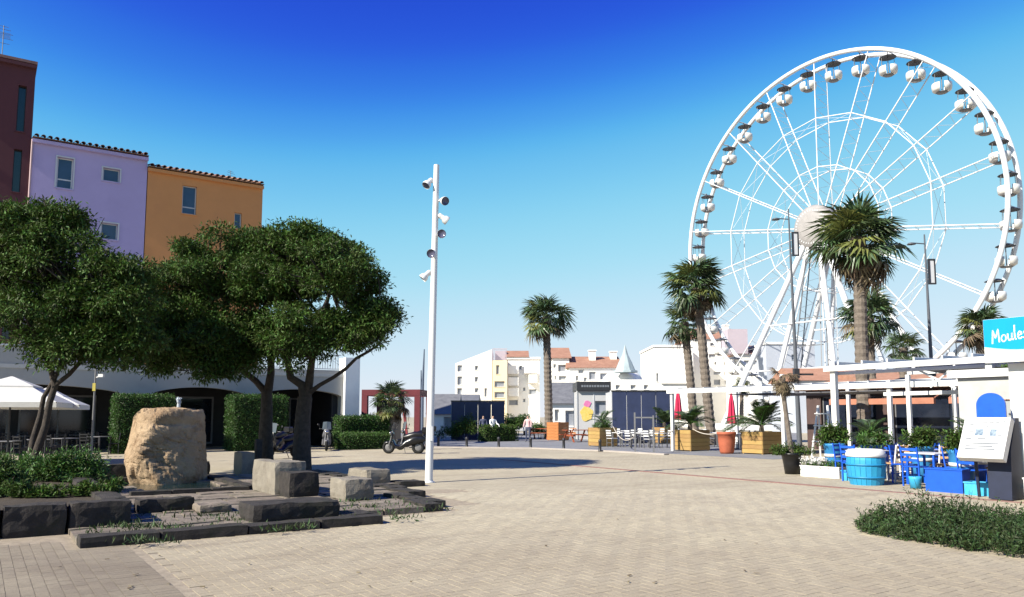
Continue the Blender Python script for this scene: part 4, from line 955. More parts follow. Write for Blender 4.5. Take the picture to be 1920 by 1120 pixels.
b.lathe([(0, 3.0), (1.2, 2.97), (2.1, 2.75), (2.4, 2.4), (2.45, 1.15), (1.2, 1.1), (1.0, -1.1), (2.45, -1.15), (2.45, -1.45), (1.2, -1.9), (0, -1.9)], 28, (0, 0, WH), rot=rot); b.build('hub', mat('hub_panel', (.36, .34, .33), .6, .12, 2.2, .3, 8), fw)
b = MB()
for i in range(36):
    a = 2*math.pi*i/36; b.box(-.05, .05, -2.84, -2.70, WH+.9, WH+1.9, 0, Matrix.Translation((0, 0, WH)) @ Matrix.Rotation(a, 4, 'Y') @ Matrix.Translation((0, 0, -WH)))
b.build('hub_light_strips', STEELW, fw)
for y, ye in ((-1.95, -6.2), (1.95, 6.2)):                          # A-frame legs on both sides
    s_ = -1 if y < 0 else 1
    for x, xe in ((-.5, -10.2), (.5, 10.2), (-.3, -4.6), (.3, 4.6)):
        b = MB(); p0 = Vector((x, s_*2.05, WH-.2)); p1 = Vector((xe, ye*(1 if abs(xe) > 8 else .9), 0)); b.tube(p0, p1, .30 if abs(xe) > 8 else .26, n=8); b.build('leg', WHEEL, fw)
    b = MB()
    for z, k in ((6.5, 1), (11.5, 1)):
        t_ = 1-z/WH; b.tube((-10*t_, s_*(2+4.2*t_), z), (10*t_, s_*(2+4.2*t_), z), .09, n=6)
    b.build('cross_brace', WHEEL, fw)
b = MB(); b.box(-12, 12, -6.8, 6.8, .05, .75); b.build('base_platform', STEELW, fw)
b = MB()
for x in (-1.6, 1.6):
    for y in (-2.6, -1.9): b.bar((x*1.3, y*1.9, .75), (x*.45, y, WH-2.2), .10)
for z in (3, 6, 9, 12, 15, 18):
    t_ = z/WH; w_ = 2.1*(1-t_)+.7*t_; b.bar((-w_, -2.5-1.8*(1-t_), z), (w_, -2.5-1.8*(1-t_), z), .08)
b.build('service_ladder', GREYM, fw)
GOND = mat('gondola_shell', (.80, .78, .74), .35, .05, 3); GDARK = mat('gondola_canopy', (.075, .085, .11), .5, .2, 3)
gd = []                                                            # mesh data shared by the 36 gondolas; pivot at local origin
b = MB(); b.lathe([(0, -.02), (.5, -.07), (.90, -.26), (.92, -.29), (.5, -.14), (0, -.1)], 14); gd.append(('canopy', b.mesh('canopy', GDARK)))
for s_ in (-1, 1):
    b = MB(); n_ = 12; vs = []
    for i in range(n_+1):
        a = rad(-95+190*i/n_) + (0 if s_ > 0 else math.pi)
        for r_, z in ((.50, -2.35), (.92, -2.15), (1.02, -1.75), (.98, -1.42), (.86, -1.42), (.86, -1.9), (.45, -2.2)): vs.append((.28*s_+r_*.72*math.cos(a), r_*.9*math.sin(a), z))
    b.add(vs, [(i*7+j, (i+1)*7+j, (i+1)*7+(j+1) % 7, i*7+(j+1) % 7) for i in range(n_) for j in range(7)], 0, True); gd.append(('seat_shell', b.mesh('seat_shell', GOND)))
b = MB(); b.lathe([(0, -2.42), (.55, -2.42), (.6, -2.34), (0, -2.30)], 12); b.tube((0, 0, .0), (0, 0, -2.3), .05, n=6)
for x in (-.62, .62):
    for y in (-.45, .45): b.tube((x, y, -.2), (x*1.1, y*1.1, -1.5), .03, n=4)
b.tube((0, -HWID+.2, .0), (0, HWID-.2, .0), .05, n=6); gd.append(('frame', b.mesh('frame', GREYM)))
for i in range(36):
    a = PH+rad(5)+2*math.pi*i/36; g = bpy.data.objects.new('gondola', None); COL.objects.link(g); g.parent = fw; g.location = wp_(WR-.35, a, 0); g.rotation_euler.z = .5; g.scale = (.9, .9, .9)
    for nm, me in gd: link(nm, me, g)

# ================================================================== FAR BUILDINGS ACROSS THE HARBOUR
FARW = mat('far_white_plaster', (.80, .78, .74), .9, .04, .3, stain=(.74, .71, .67), stain_scale=.1)
FARY = mat('far_yellow_plaster', (.72, .60, .40), .9, .05, .3); FARG = mat('far_shade_grey_plaster', (.38, .41, .47), .9, .06, .3); FARM = mat('far_mauve_plaster', (.42, .36, .40), .9, .06, .3)  # FARG's grey also carries the shaded side of the end flats
SLATE = mat('slate', (.13, .135, .15), .7, .2, 2, .3, 12, col2=(.22, .225, .24)); FTILE = mat('far_tile', (.34, .17, .11), .9, .2, 1.5, .4, 6, col2=(.46, .25, .17))
PALEF = mat('pale_frame', (.55, .55, .55), .6, .05, 3); FGL = glass('far_glass', (.24, .255, .29), .3)
def far_block(name, label, px0, px1, ytop, Y, depth, m, rects, group='white flats across the harbour', slope=0., rz=0.):
    a = atY(px0, 780, Y); z1 = atY(px0, ytop, Y).z; w = atY(px1, 780, Y).x-a.x
    t = thing(name, label, 'building', (a.x, Y, 0), rz, group)
    rr = []
    for (x0, x1, y0, y1) in rects:
        rr.append((atY(x0, 780, Y).x-a.x, atY(x1, 780, Y).x-a.x, atY(960, y1, Y).z, atY(960, y0, Y).z))
    b = MB(); zt = z1; holed_wall(b, 0, w, 0, zt, rr, 0, .4); b.box(.002, w-.002, .41, depth, 0, zt-.003)
    if slope: b.prism([(0, zt+.003), (w, zt+.003), (w, zt+slope)], 0, depth)
    b.build('wall', m, t)
    for r in rr: window(t, r, PALEF, FGL, y=.2, t=.09, sill_m=m, wall_proud=.06)
    return t, w, z1
def flat_coping(t, w, z, depth, m=FARW): b = MB(); b.box(-.15, w+.15, -.15, depth+.15, z+.004, z+.3); b.build('coping', m, t)
def gable(t, w, z, depth, rise, m=FTILE, axis='x', over=.3, name='roof'):
    b = MB()
    if axis == 'x':                                                # ridge along x
        b.add([(-over, -over, z+.01), (w+over, -over, z+.01), (w+over, depth/2, z+rise), (-over, depth/2, z+rise), (w+over, depth+over, z+.01), (-over, depth+over, z+.01)], [(0, 1, 2, 3), (3, 2, 4, 5), (0, 3, 5), (1, 4, 2), (0, 5, 4, 1)])
    else: b.add([(-over, -over, z+.01), (w+over, -over, z+.01), (w/2, -over, z+rise), (-over, depth+over, z+.01), (w+over, depth+over, z+.01), (w/2, depth+over, z+rise)], [(0, 1, 2), (5, 4, 3), (2, 1, 4, 5), (0, 2, 5, 3), (0, 3, 4, 1)])
    return b.build(name, m, t)
def chimney(t, x, y, z, h=1.2, m=FARW): b = MB(); b.box(x-.4, x+.4, y-.4, y+.4, z, z+h); b.box(x-.5, x+.5, y-.5, y+.5, z+h+.002, z+h+.15); b.build('chimney', m, t)
t, w, z = far_block('apartment_block', 'white block with sloping roofline and small windows, left end of the flats', 853, 922, 682, 105, 12, FARW,
    [(857, 866, 685, 697), (857, 866, 706, 722), (857, 866, 728, 740), (890, 896, 686, 694), (890, 896, 707, 716), (890, 897, 728, 736), (908, 913, 728, 744), (857, 866, 750, 762), (890, 897, 750, 758)], slope=1.9)
t, w, z = far_block('apartment_block', 'narrow yellow block with one dark tall window among the white flats', 923, 951, 676, 104, 10, FARY, [(930, 936, 685, 702), (927, 946, 715, 726), (927, 946, 735, 746), (927, 946, 754, 766)])
for k in range(14): b = MB(); b.box(w*k/14, w*k/14+.06, .1, .16, z+.01, z+1.5); b.build('fence_post', FARM, t)
b = MB(); b.box(0, w, .08, .18, z+1.503, z+1.58); b.build('fence_rail', FARM, t)
b = MB(); b.box(.3, w-.2, 3, 7, z+.01, z+1.5); b.build('roof_house', FARM, t)
t, w, z = far_block('apartment_block', 'white block of stacked balconies beside the yellow block', 952, 1012, 674, 106, 12, FARW,
    [(954, 971, 686, 699), (954, 971, 706, 721), (954, 971, 729, 741), (954, 971, 750, 760), (984, 1005, 686, 698), (992, 1006, 706, 716), (981, 985, 727, 733), (981, 985, 748, 754), (974, 979, 686, 693), (992, 1006, 730, 740)])
flat_coping(t, w, z, 12); gable(t, w*.6, z+.3, 6, 1.1)
for i, (x0, x1, yy) in enumerate(((953, 972, 699), (953, 972, 721), (953, 972, 741), (983, 1006, 698), (991, 1007, 716))):
    a0 = atY(952, 780, 106).x; b = MB(); xa, xb, zz = atY(x0, 780, 106).x-a0, atY(x1, 780, 106).x-a0, atY(960, yy, 106).z; b.box(xa, xb, -1.0, -.004, zz-.2, zz-.04); b.box(xa, xb, -1.0, -.92, zz-.036, zz+.9); b.build('balcony', FARW, t)
t, w, z = far_block('apartment_block', 'white block with brown pitched roof just right of the lone palm', 1036, 1068, 672, 98, 9, FARW, [(1047, 1062, 684, 697), (1038, 1043, 683, 690), (1040, 1043, 705, 712), (1048, 1062, 705, 713)])
gable(t, w, z, 9, 1.7)
t, w, z = far_block('apartment_block', 'long low white house with wide brown tiled roof and chimneys', 1068, 1166, 690, 96, 10, FARW, [(1085, 1095, 693, 700), (1080, 1085, 705, 714), (1105, 1118, 697, 712), (1126, 1146, 700, 712), (1150, 1158, 704, 714), (1095, 1101, 708, 715)])
gable(t, w, z, 10, 1.75); chimney(t, w*.5, 3.5, z+1.0, 1.3); chimney(t, w*.93, 4, z+1.2, 1.0)
t, w, z = far_block('round_hall', 'low white hall with arched vents and pointed turret in front of the flats', 1142, 1224, 712, 84, 12, FARW, [(1155, 1163, 722, 730), (1183, 1193, 722, 730), (1208, 1216, 722, 730)])
b = MB(); b.lathe([(w*.5, 0), (w*.47, .5), (w*.36, 1.0), (w*.2, 1.25), (0, 1.3)], 28, (w/2, 6, z+.01)); b.build('dome_roof', FARW, t)
b = MB(); b.lathe([(1.35, 0), (1.35, .22), (1.1, .25), (.75, 1.1), (.32, 2.0), (.02, 3.1), (0, 3.1)], 10, (w*.48, 3., z+.9), smooth=False); b.build('turret_roof', mat('turret_copper', (.42, .50, .52), .6, .15, 1.5), t)
t, w, z = far_block('apartment_block', 'pale block with big blank wall at the left of the right-hand flats', 1229, 1302, 651, 112, 12, FARW, [(1232, 1236, 700, 716), (1243, 1250, 697, 704), (1260, 1268, 695, 703), (1285, 1291, 700, 706), (1285, 1291, 675, 681)])
flat_coping(t, w, z, 12); b = MB(); b.box(w*.15, w*.9, -.3, -.003, z-5.2, z-1.3); b.build('blank_panel', FARW, t)
t, w, z = far_block('apartment_block', 'white flats with orange pitched roof and two chimneys behind the wheel legs', 1302, 1392, 636, 116, 12, FARW, [(1318, 1324, 664, 672), (1332, 1345, 664, 671), (1342, 1346, 679, 684), (1360, 1368, 679, 685), (1372, 1380, 644, 652), (1340, 1354, 697, 703), (1318, 1330, 712, 720), (1340, 1352, 712, 722), (1335, 1350, 643, 649), (1360, 1372, 697, 705), (1318, 1330, 690, 697)])
gable(t, w, z, 12, 2.2, FTILE); chimney(t, w*.45, 4, z+.8, 1.6); chimney(t, w*.85, 4, z+.8, 1.6)
t, w, z = far_block('apartment_block', 'mauve-sided white flats with stepped tiled roof behind the wheel legs', 1392, 1440, 664, 108, 10, FARW, [(1398, 1410, 676, 684), (1415, 1428, 676, 684), (1398, 1410, 696, 704), (1415, 1428, 696, 704), (1398, 1410, 714, 722)])
gable(t, w, z, 10, 1.6); b = MB(); b.box(-1.8, .9, -.4, 3, z+.02, z+3.4); b.build('roof_house', FARM, t)
t, w, z = far_block('apartment_block', 'grey shaded gable block right of the wheel legs', 1440, 1532, 646, 104, 10, FARG, [(1488, 1496, 665, 675), (1508, 1518, 665, 675), (1488, 1496, 690, 700), (1508, 1518, 690, 700), (1460, 1470, 690, 700)])
flat_coping(t, w, z, 10)
t, w, z = far_block('harbour_house', 'low harbour house with orange tiles seen above the pergola', 1500, 1600, 714, 74, 8, FARG, [(1515, 1530, 722, 745), (1545, 1560, 722, 745), (1575, 1590, 722, 745)], group='low harbour houses'); gable(t, w, z, 8, 1.4)
t, w, z = far_block('harbour_house', 'long low harbour house with pinkish tiles behind the terrace posts', 1625, 1800, 718, 70, 8, FARW, [(1640, 1655, 728, 745), (1680, 1700, 728, 745), (1725, 1745, 728, 745), (1770, 1785, 728, 745)], group='low harbour houses'); gable(t, w, z, 8, 1.3)

# slate-roofed sheds, screens and the ice-cream kiosk along the quay
def shed(label, px0, px1, yeave, yridge, Y, depth, axis, m=FARW, rects=()):
    t, w, z = far_block('quay_shed', label, px0, px1, yeave, Y, depth, m, rects, 'slate roofed quay sheds'); r = gable(t, w, z, depth, atY(960, yridge, Y).z-z, SLATE, axis); return t, w, z
shed('white quay shed with steep grey slate gable left of the navy screen', 806, 852, 777, 737, 60, 6, 'x', rects=[(832, 848, 782, 806)])
shed('grey slate-roofed quay shed right of the palm trunk', 1034, 1084, 757, 714, 66, 7, 'x', rects=[(1040, 1048, 768, 790), (1060, 1078, 770, 800)])
shed('low grey hip-roofed shed showing above the navy screen', 850, 890, 756, 738, 64, 6, 'x')
def screen(label, px0, px1, ytop, Y, depth):
    a = atY(px0, 780, Y); w = atY(px1, 780, Y).x-a.x; z = atY(960, ytop, Y).z; t = thing('navy_screen', label, 'screen wall', (a.x, Y, 0), 0, 'navy windbreak walls on the quay')
    n_ = max(4, int(w/1.0))
    for k in range(n_): b = MB(); b.box(w*k/n_+.012, w*(k+1)/n_-.012, 0, .08, .02, z-.05); b.build('panel', NAVY, t)
    b = MB(); b.box(-.04, w+.04, -.03, .12, z-.046, z+.03); b.build('top_rail', DARKM, t)
    b = MB(); b.box(-.02, .06, .1, depth, .02, z-.05); b.build('side_panel', STEELW, t); b = MB(); b.box(0, w, .12, depth, z-.2, z-.06); b.build('awning', NAVY, t)
screen('navy windbreak wall with dark shrub and standing person in front', 846, 946, 752, 53, 3)
screen('navy windbreak wall behind the roped cafe tables', 1148, 1258, 733, 47, 3)
t, w, z = far_block('ice_cream_kiosk', 'white kiosk with dark fascia and pink and yellow ice cream picture', 1083, 1144, 733, 54, 3.5, mat('kiosk_panel', (.55, .55, .56), .7, .05, 1), [(1116, 1142, 752, 778)], group='quay kiosks')
b = MB(); b.box(-.05, w+.05, -.25, 3.6, z+.01, z+.62); fa = b.build('fascia', DARKM, t)
b = MB(); x_ = .25
for k in range(11): l = R.uniform(.09, .17); b.box(x_, x_+l, -.262, -.252, z+.24, z+.38); x_ += l+.05
b.build('fascia_lettering', mat('dim_letter', (.20, .22, .25), .6, .1, 5), fa)
ic = MB(); cx_ = w*.28
ic.prism([(cx_+.42*math.cos(a_)*(1+.12*math.sin(5*a_)), 1.75+.5*math.sin(a_)*(1+.1*math.cos(3*a_))) for a_ in [2*math.pi*k/26 for k in range(26)]], -.03, -.006); ic.build('yellow_picture', mat('print_yellow', (.75, .52, .06), .6, .2, 6, col2=(.85, .66, .25)), t)
ic = MB(); ic.prism([(cx_+.05+.24*math.cos(a_)*(1+.15*math.sin(4*a_)), 2.42+.22*math.sin(a_)) for a_ in [2*math.pi*k/20 for k in range(20)]], -.034, -.006); ic.build('pink_picture', mat('print_pink', (.70, .20, .42), .6, .2, 6), t)
b = MB(); b.box(-.07, -.002, -.05, .05, 0, z); b.box(w*.49, w*.49+.06, -.03, -.005, 0, z); b.build('corner_trim', STEELW, t)

# red steel frame left of the white pole
REDS = mat('dark_red_steel', (.15, .02, .03), .6, .15, 3)
rf = thing('red_frame', 'dark red square steel frame pergola behind the small palm', 'pergola', (atY(684, 780, 45).x, 45, 0), -.1)
wr = (784-684)/F*45; hr = atY(960, 731, 45).z
for x, y in ((0, 0), (wr, 0), (0, 3.2), (wr, 3.2)): b = MB(); b.box(x-.16, x+.16, y-.16, y+.16, 0, hr-.34); b.build('post', REDS, rf)
for a, c, d, e in ((-.16, wr+.16, -.16, .16), (-.16, wr+.16, 3.04, 3.36), (-.16, .16, .163, 3.037), (wr-.16, wr+.16, .163, 3.037)): b = MB(); b.box(a, c, d, e, hr-.336, hr); b.build('beam', REDS, rf)
b = MB(); b.box(.25, wr*.45, 3.0, 3.03, 0, hr-.5); b.build('back_panel', INSIDE, rf)
b = MB(); b.bar((wr*.78, .6, .0), (wr*.66, .6, hr-.4), .14); b.build('slanted_brace', mat('pale_red_steel', (.28, .05, .06), .6, .1, 3), rf)
bush('quay_shrub', 'yellow-green shrub inside the red steel frame', atY(700, 780, 44)*Vector((1, 1, 0)), [(0, 0, .9, .8, .6, .9, 30)], 3500, .14, PALMY, 31)
bush('quay_shrub', 'dark rounded shrub in front of the navy screen', atY(868, 780, 51.5)*Vector((1, 1, 0)), [(0, 0, .6, .9, .6, 1.0, 26), (-1.0, 0, .4, .8, .5, .5, 16)], 4500, .13, LEAF, 32)
hedge('clipped_hedge', 'low dark hedge along the foot of the navy screen', 26.2, 28.6, -42.6, -41.8, .95, dens=350, m=LEAF, size=.11)
bush('quay_shrub', 'leafy green shrub behind the orange planter', atY(968, 780, 58)*Vector((1, 1, 0)), [(0, 0, .9, 1.1, .6, .9, 26)], 3500, .15, LEAFB, 33)
bush('quay_shrub', 'green shrub beside the lone palm trunk', atY(1012, 780, 55)*Vector((1, 1, 0)), [(0, 0, .5, .5, .5, .7, 18)], 1800, .12, LEAFB, 34)

# bollards
bol = MB(); bol.lathe([(.0, 0), (.085, 0), (.085, .03), (.07, .05), (.062, .40), (.075, .42), (.075, .47), (.06, .53), (.0, .56)], 14); bolm = bol.mesh('bollard', DARKM); lb = 'short dark metal bollard in the row along the quay road'
for px, py in ((822, 838), (875, 840), (935, 840), (995, 841), (1057, 843), (1125, 847)):
    tag(link('bollard', bolm, None, at(px, py)), lb, 'bollard', 'bollards along the quay road')
gt = thing('rope_gate', 'thin grey metal gate frame with rope at the roped cafe', 'gate', at(1191, 850), -.15); wg = 34/F*34.4
for x, h in ((0, 1.75), (wg*1.0, 1.62)): b = MB(); b.box(x-.035, x+.035, -.035, .035, 0, h); b.build('post', GREYM, gt)
b = MB(); b.box(.036, wg-.036, -.025, .025, 1.5, 1.56); b.build('top_bar', GREYM, gt)
ROPE = mat('pale_rope', (.55, .50, .44), .9, .15, 20)
def rope(label, a, c, sag):
    a = Vector(a); c = Vector(c); pts = [a.lerp(c, k/12)+Vector((0, 0, -sag*4*(k/12)*(1-k/12))) for k in range(13)]; b = MB(); b.path([p-a for p in pts], .022, 6)
    tag(b.build('barrier_rope', ROPE, None, a), label, 'rope', 'ropes closing off the cafe')
g0 = at(1191, 850); rope('pale rope hanging from the yellow planter to the gate frame', at(1150, 838)+Vector((0, 0, 1.05)), g0+Vector((0, 0, .75)), .42)
rope('pale rope sagging between gate frame and white pergola post', g0+Vector((wg, -.1, .8)), at(1262, 846)+Vector((0, 0, .95)), .2)
rope('pale rope sagging between the palm planter and the terracotta pot', at(1300, 846)+Vector((0, 0, 1.0)), at(1352, 851)+Vector((0, 0, .9)), .15)

# planters with planks
def planter(label, loc, rz, w, d, h, m=WOOD, nplank=5, group='wooden planters on the quay'):
    t = thing('wooden_planter', label, 'planter', loc, rz, group); hp = h/nplank
    pl = MB(); pl.box(-w/2, w/2, -.012, .012, .006, hp-.006); plm = pl.mesh('plank', m); ps = MB(); ps.box(-d/2+.03, d/2-.03, -.012, .012, .006, hp-.006); psm = ps.mesh('plank', m)
    for k in range(nplank):
        for s_ in (-1, 1): link('plank', plm, t, (0, s_*d/2, .04+hp*k)); link('plank', psm, t, (s_*(w/2-.014), 0, .04+hp*k), math.pi/2)
    b = MB()
    for sx in (-1, 1):
        for sy in (-1, 1): b.box(sx*(w/2-.06)-.03, sx*(w/2-.06)+.03, sy*(d/2-.06)-.03, sy*(d/2-.06)+.03, 0, h)
    b.build('corner_posts', m, t); b = MB(); b.box(-w/2+.03, w/2-.03, -d/2+.02, d/2-.02, h-.15, h-.06); b.build('soil', SOIL, t); return t
p1 = at(1130, 837); planter('yellow wooden planter with spiky palm, nearest the bollards', p1, GA-.05, 1.15, 1.0, .95)
tub_palm('spiky dark palm growing in the yellow planter by the bollards', p1, .95, 1.0, 12, 41); bush('planter_shrub', 'leafy green shrub filling the yellow planter by the bollards', p1+Vector((0, 0, .86)), [(0, 0, .1, .5, .45, .4, 22)], 2200, .10, LEAFB, 42, stems=6)
p2 = at(1299, 846)+Vector((.0, .5, 0)); planter('yellow wooden planter holding a bushy palm left of the terracotta pot', p2, GA, 1.25, 1.25, .92); tub_palm('bushy palm in the planter left of the terracotta pot', p2, .92, 1.25, 24, 43)
p3 = at(1426, 852)+Vector((.2, .4, 0)); planter('yellow wooden planter with tall palm right of the terracotta pot', p3, GA, 1.3, 1.1, .9); tub_palm('tall feathery palm in the planter right of the terracotta pot', p3, .9, 1.65, 24, 44)
p4 = at(1243, 832)+Vector((.2, .5, 0)); planter('pale wooden planter behind the roped cafe tables', p4, GA, 1.0, 1.0, .9); tub_palm('dark feathery palm in front of the navy screen', p4, .9, 1.35, 22, 45)
p5 = at(1046, 826); planter('orange stained wooden box planter beside the lone palm', p5, GA+.2, 1.05, 1.0, 1.15, WOODO, 6)
pt = at(1363, 851); b = MB(); b.lathe([(0, 0), (.26, 0), (.30, .1), (.36, .55), (.37, .8), (.41, .82), (.41, .92), (.35, .92), (.33, .8), (0, .78)], 18); tag(b.build('terracotta_pot', TERRA, None, pt), 'large orange terracotta pot between two wooden planters', 'pot')
# picnic tables and red benches
def picnic(label, loc, rz, m, s_=1.):
    t = thing('picnic_table', label, 'picnic table', loc, rz, 'stained picnic tables on the quay')
    for k in range(5): b = MB(); b.box(-.9, .9, -.36+k*.147, -.36+k*.147+.135, .71, .75); b.build('top_board', m, t)
    for y in (-.68, .68): b = MB(); b.box(-.9, .9, y-.12, y+.12, .43, .47); b.build('bench_board', m, t)
    for x in (-.62, .62):
        b = MB(); b.bar((x, -.72, 0), (x, -.22, .70), .09, .05); b.bar((x, .72, 0), (x, .22, .70), .09, .05); b.bar((x+.06, -.78, .40), (x+.06, .78, .40), .05, .08); b.build('leg_frame', m, t)
picnic('red stained picnic table between orange box and yellow planter', at(1083, 829), .4, WOODR)
picnic('red stained picnic table in front of the lone palm', at(1014, 824), -.3, WOODR)
picnic('orange stained picnic table behind the red one by the kiosk', at(1090, 823), .9, WOODO)
# closed pink parasols
def closed_parasol(label, px, ytop, Y):
    p = atY(px, 780, Y); z = atY(px, ytop, Y).z; t = thing('closed_parasol', label, 'parasol', (p.x, Y, 0), 0, 'closed pink parasols'); b = MB(); b.tube((0, 0, 0), (0, 0, z), .03, n=8); b.build('pole', STEELW, t)
    b = MB(); n_ = 16; prof = [(.03, z+.02), (.08, z-.15), (.14, z-.5), (.17, z-.9), (.24, z-1.35), (.22, z-1.45)]; vs = []
    for r_, zz in prof:
        for j in range(n_): a = 2*math.pi*j/n_; q = r_*(1.0 if j % 2 else .6); vs.append((q*math.cos(a), q*math.sin(a), zz))
    b.add(vs, [(i*n_+j, i*n_+(j+1) % n_, (i+1)*n_+(j+1) % n_, (i+1)*n_+j) for i in range(len(prof)-1) for j in range(n_)]); b.build('canopy', PINK, t)
    b = MB(); b.lathe([(0, .07), (.28, .06), (.3, 0)], 12); b.build('foot', DARKM, t)
closed_parasol('closed pink parasol behind the white pergola post and palm planter', 1272, 732, 40); closed_parasol('closed pink parasol standing behind the terracotta pot', 1372, 738, 38)

# people and a parked car across the quay
def person(label, loc, rz, top, legs, skin=(.45, .28, .2), hair=(.03, .02, .015), h=1.7, arm=0.):
    mname = 'clothes_%s' % label[:18]
    m = bpy.data.materials.new(mname); m.use_nodes = True; N = m.node_tree.nodes; L = m.node_tree.links; tc = N.new('ShaderNodeTexCoord'); sp = N.new('ShaderNodeSeparateXYZ'); L.new(tc.outputs['Object'], sp.inputs[0])
    mr = N.new('ShaderNodeMath'); mr.operation = 'DIVIDE'; L.new(sp.outputs[2], mr.inputs[0]); mr.inputs[1].default_value = 2.0; ra = N.new('ShaderNodeValToRGB'); ra.color_ramp.interpolation = 'CONSTANT'; el = ra.color_ramp.elements
    el[0].position = 0; el[0].color = (.05, .04, .035, 1); el[1].position = .035; el[1].color = (*legs, 1)
    for p_, c in ((.475, top), (.725, skin), (.81, hair)): e = el.new(p_); e.color = (*c, 1)
    L.new(mr.outputs[0], ra.inputs[0]); L.new(ra.outputs[0], N['Principled BSDF'].inputs['Base Color']); N['Principled BSDF'].inputs['Roughness'].default_value = .8
    vs = []; es = []; rs_ = []
    def V_(p, r_, par=None):
        vs.append(p); rs_.append(r_); i = len(vs)-1
        if par is not None: es.append((par, i))
        return i
    pel = V_((0, 0, .95), (.16, .12)); wst = V_((0, 0, 1.10), (.14, .10), pel); ch = V_((0, 0, 1.32), (.17, .11), wst); nk = V_((0, 0, 1.47), (.055, .055), ch); hd = V_((0, -.02, 1.58), (.085, .10), nk); V_((0, -.01, 1.67), (.075, .085), hd)
    V_((0, -.10, 1.57), (.018, .02), hd)
    for s_ in (-1, 1):
        sh = V_((s_*.19, 0, 1.39), (.06, .06), ch); elb = V_((s_*.25, -.02-.10*arm, 1.12), (.045, .045), sh); wr_ = V_((s_*.25, -.08-.28*arm, .90+.22*arm), (.03, .03), elb); pm_ = V_((s_*.25, -.10-.33*arm, .83+.22*arm), (.032, .018), wr_)
        for k in range(4): a = V_((s_*.25, -.13+.022*k-.36*arm, .765+.22*arm-.005*abs(k-1)), (.009, .009), pm_); V_((s_*.245, -.13+.022*k-.39*arm, .73+.22*arm), (.008, .008), a)
        V_((s_*.22, -.16-.33*arm, .80+.22*arm), (.01, .01), pm_)
        hp = V_((s_*.10, 0, .88), (.10, .10), pel); kn = V_((s_*.11, -.03, .48), (.065, .065), hp); an = V_((s_*.11, .02, .09), (.045, .045), kn); V_((s_*.12, -.14, .045), (.045, .04), an)
    me = bpy.data.meshes.new('person'); me.from_pydata(vs, es, []); me.materials.append(m); o = bpy.data.objects.new('person', me); COL.objects.link(o)
    sk = o.modifiers.new('skin', 'SKIN'); sk.use_smooth_shade = True
    for i, r_ in enumerate(rs_): me.skin_vertices[0].data[i].radius = r_
    me.skin_vertices[0].data[0].use_root = True; ss = o.modifiers.new('sub', 'SUBSURF'); ss.levels = 1; ss.render_levels = 1
    o.location = loc; o.rotation_euler.z = rz; o.scale = (h/1.75,)*3; return tag(o, label, 'person')
person('person in a white shirt and dark trousers standing before the navy screen', at(924, 828), .5, (.75, .75, .74), (.03, .03, .04), arm=.9)
person('person with dark hair in a pink top walking near the parked white car', at(990, 829), -.4, (.60, .38, .38), (.05, .06, .10), arm=.3)
person('person in dark clothes half lost against the navy screen', at(906, 827), .2, (.06, .07, .12), (.03, .03, .04), arm=.1)
cw = thing('parked_car', 'white car parked facing the square between navy screen and lone palm', 'car', at(972, 816), -.2)
CARP = mat('car_white', (.72, .73, .75), .25, .03, 3)
b = MB(); prof = [(-2.0, .35), (-2.05, .62), (-1.95, .86), (-1.05, .98), (1.85, .98), (2.0, .8), (2.0, .35)]; b.prism(prof, -.86, .86, 0, Matrix.Rotation(-math.pi/2, 4, 'Z') @ Matrix.Scale(-1, 4, (1, 0, 0))); b.build('body', CARP, cw, bevel=.06)
b = MB(); vs = [(-.80, -1.0, .985), (.80, -1.0, .985), (.80, 1.75, .985), (-.80, 1.75, .985), (-.62, -.35, 1.48), (.62, -.35, 1.48), (.62, 1.25, 1.48), (-.62, 1.25, 1.48)]
b.add(vs, [(0, 1, 5, 4), (1, 2, 6, 5), (2, 3, 7, 6), (3, 0, 4, 7), (4, 5, 6, 7)]); b.build('cabin', GLASSD, cw); b = MB(); b.box(-.64, .64, -.36, 1.27, 1.482, 1.53); b.build('roof', CARP, cw, bevel=.03)
for x in (-.78, .78):
    for y in (-1.3, 1.25): b = MB(); b.torus((x, y, .31), .23, .08, 18, 8, Matrix.Rotation(math.pi/2, 3, 'Y')); wl = b.build('wheel', RUBBER, cw); b = MB(); b.lathe([(0, .05), (.19, .05), (.2, -.05), (0, -.05)], 14, (x, y, .31), rot=Matrix.Rotation(math.pi/2, 3, 'Y')); b.build('rim', STEELW, wl)
    b = MB(); b.ball((x*.8, -2.0, .72), (.16, .08, .08), 10, 6); b.build('headlight', LENS, cw)
b = MB(); b.box(-.5, .5, -2.09, -2.05, .55, .68); b.build('grille', BLACKP, cw); b = MB(); b.box(-.26, .26, -2.11, -2.092, .42, .52); b.build('number_plate', WHITE, cw)

# ================================================================== RESTAURANT TERRACES (right)
wch = cafe_chair(WHITE, GREYM); tbl = cafe_table(WHITE, GREYM)
lab = 'white cafe chair at the roped tables before the navy screen'; lt = 'white cafe table at the roped tables before the navy screen'; fst = [True, True]
for k, (px, py) in enumerate(((1165, 838), (1200, 839), (1235, 840), (1180, 832), (1222, 833), (1300, 836), (1345, 838), (1390, 842))):
    c = at(px, py); o = tbl if k == 0 else copy_tree(tbl); o.location = c; o.rotation_euler.z = GA+R.uniform(-.2, .2); o['label'] = lt; o['group'] = 'white quay cafe tables'
    for a in (0, math.pi):
        o = wch if (k == 0 and a == 0) else copy_tree(wch); d = Vector((math.cos(a+GA), math.sin(a+GA), 0))*.62; o.location = c+d; o.rotation_euler.z = a+GA-math.pi/2; o['label'] = lab; o['group'] = 'white quay cafe chairs'

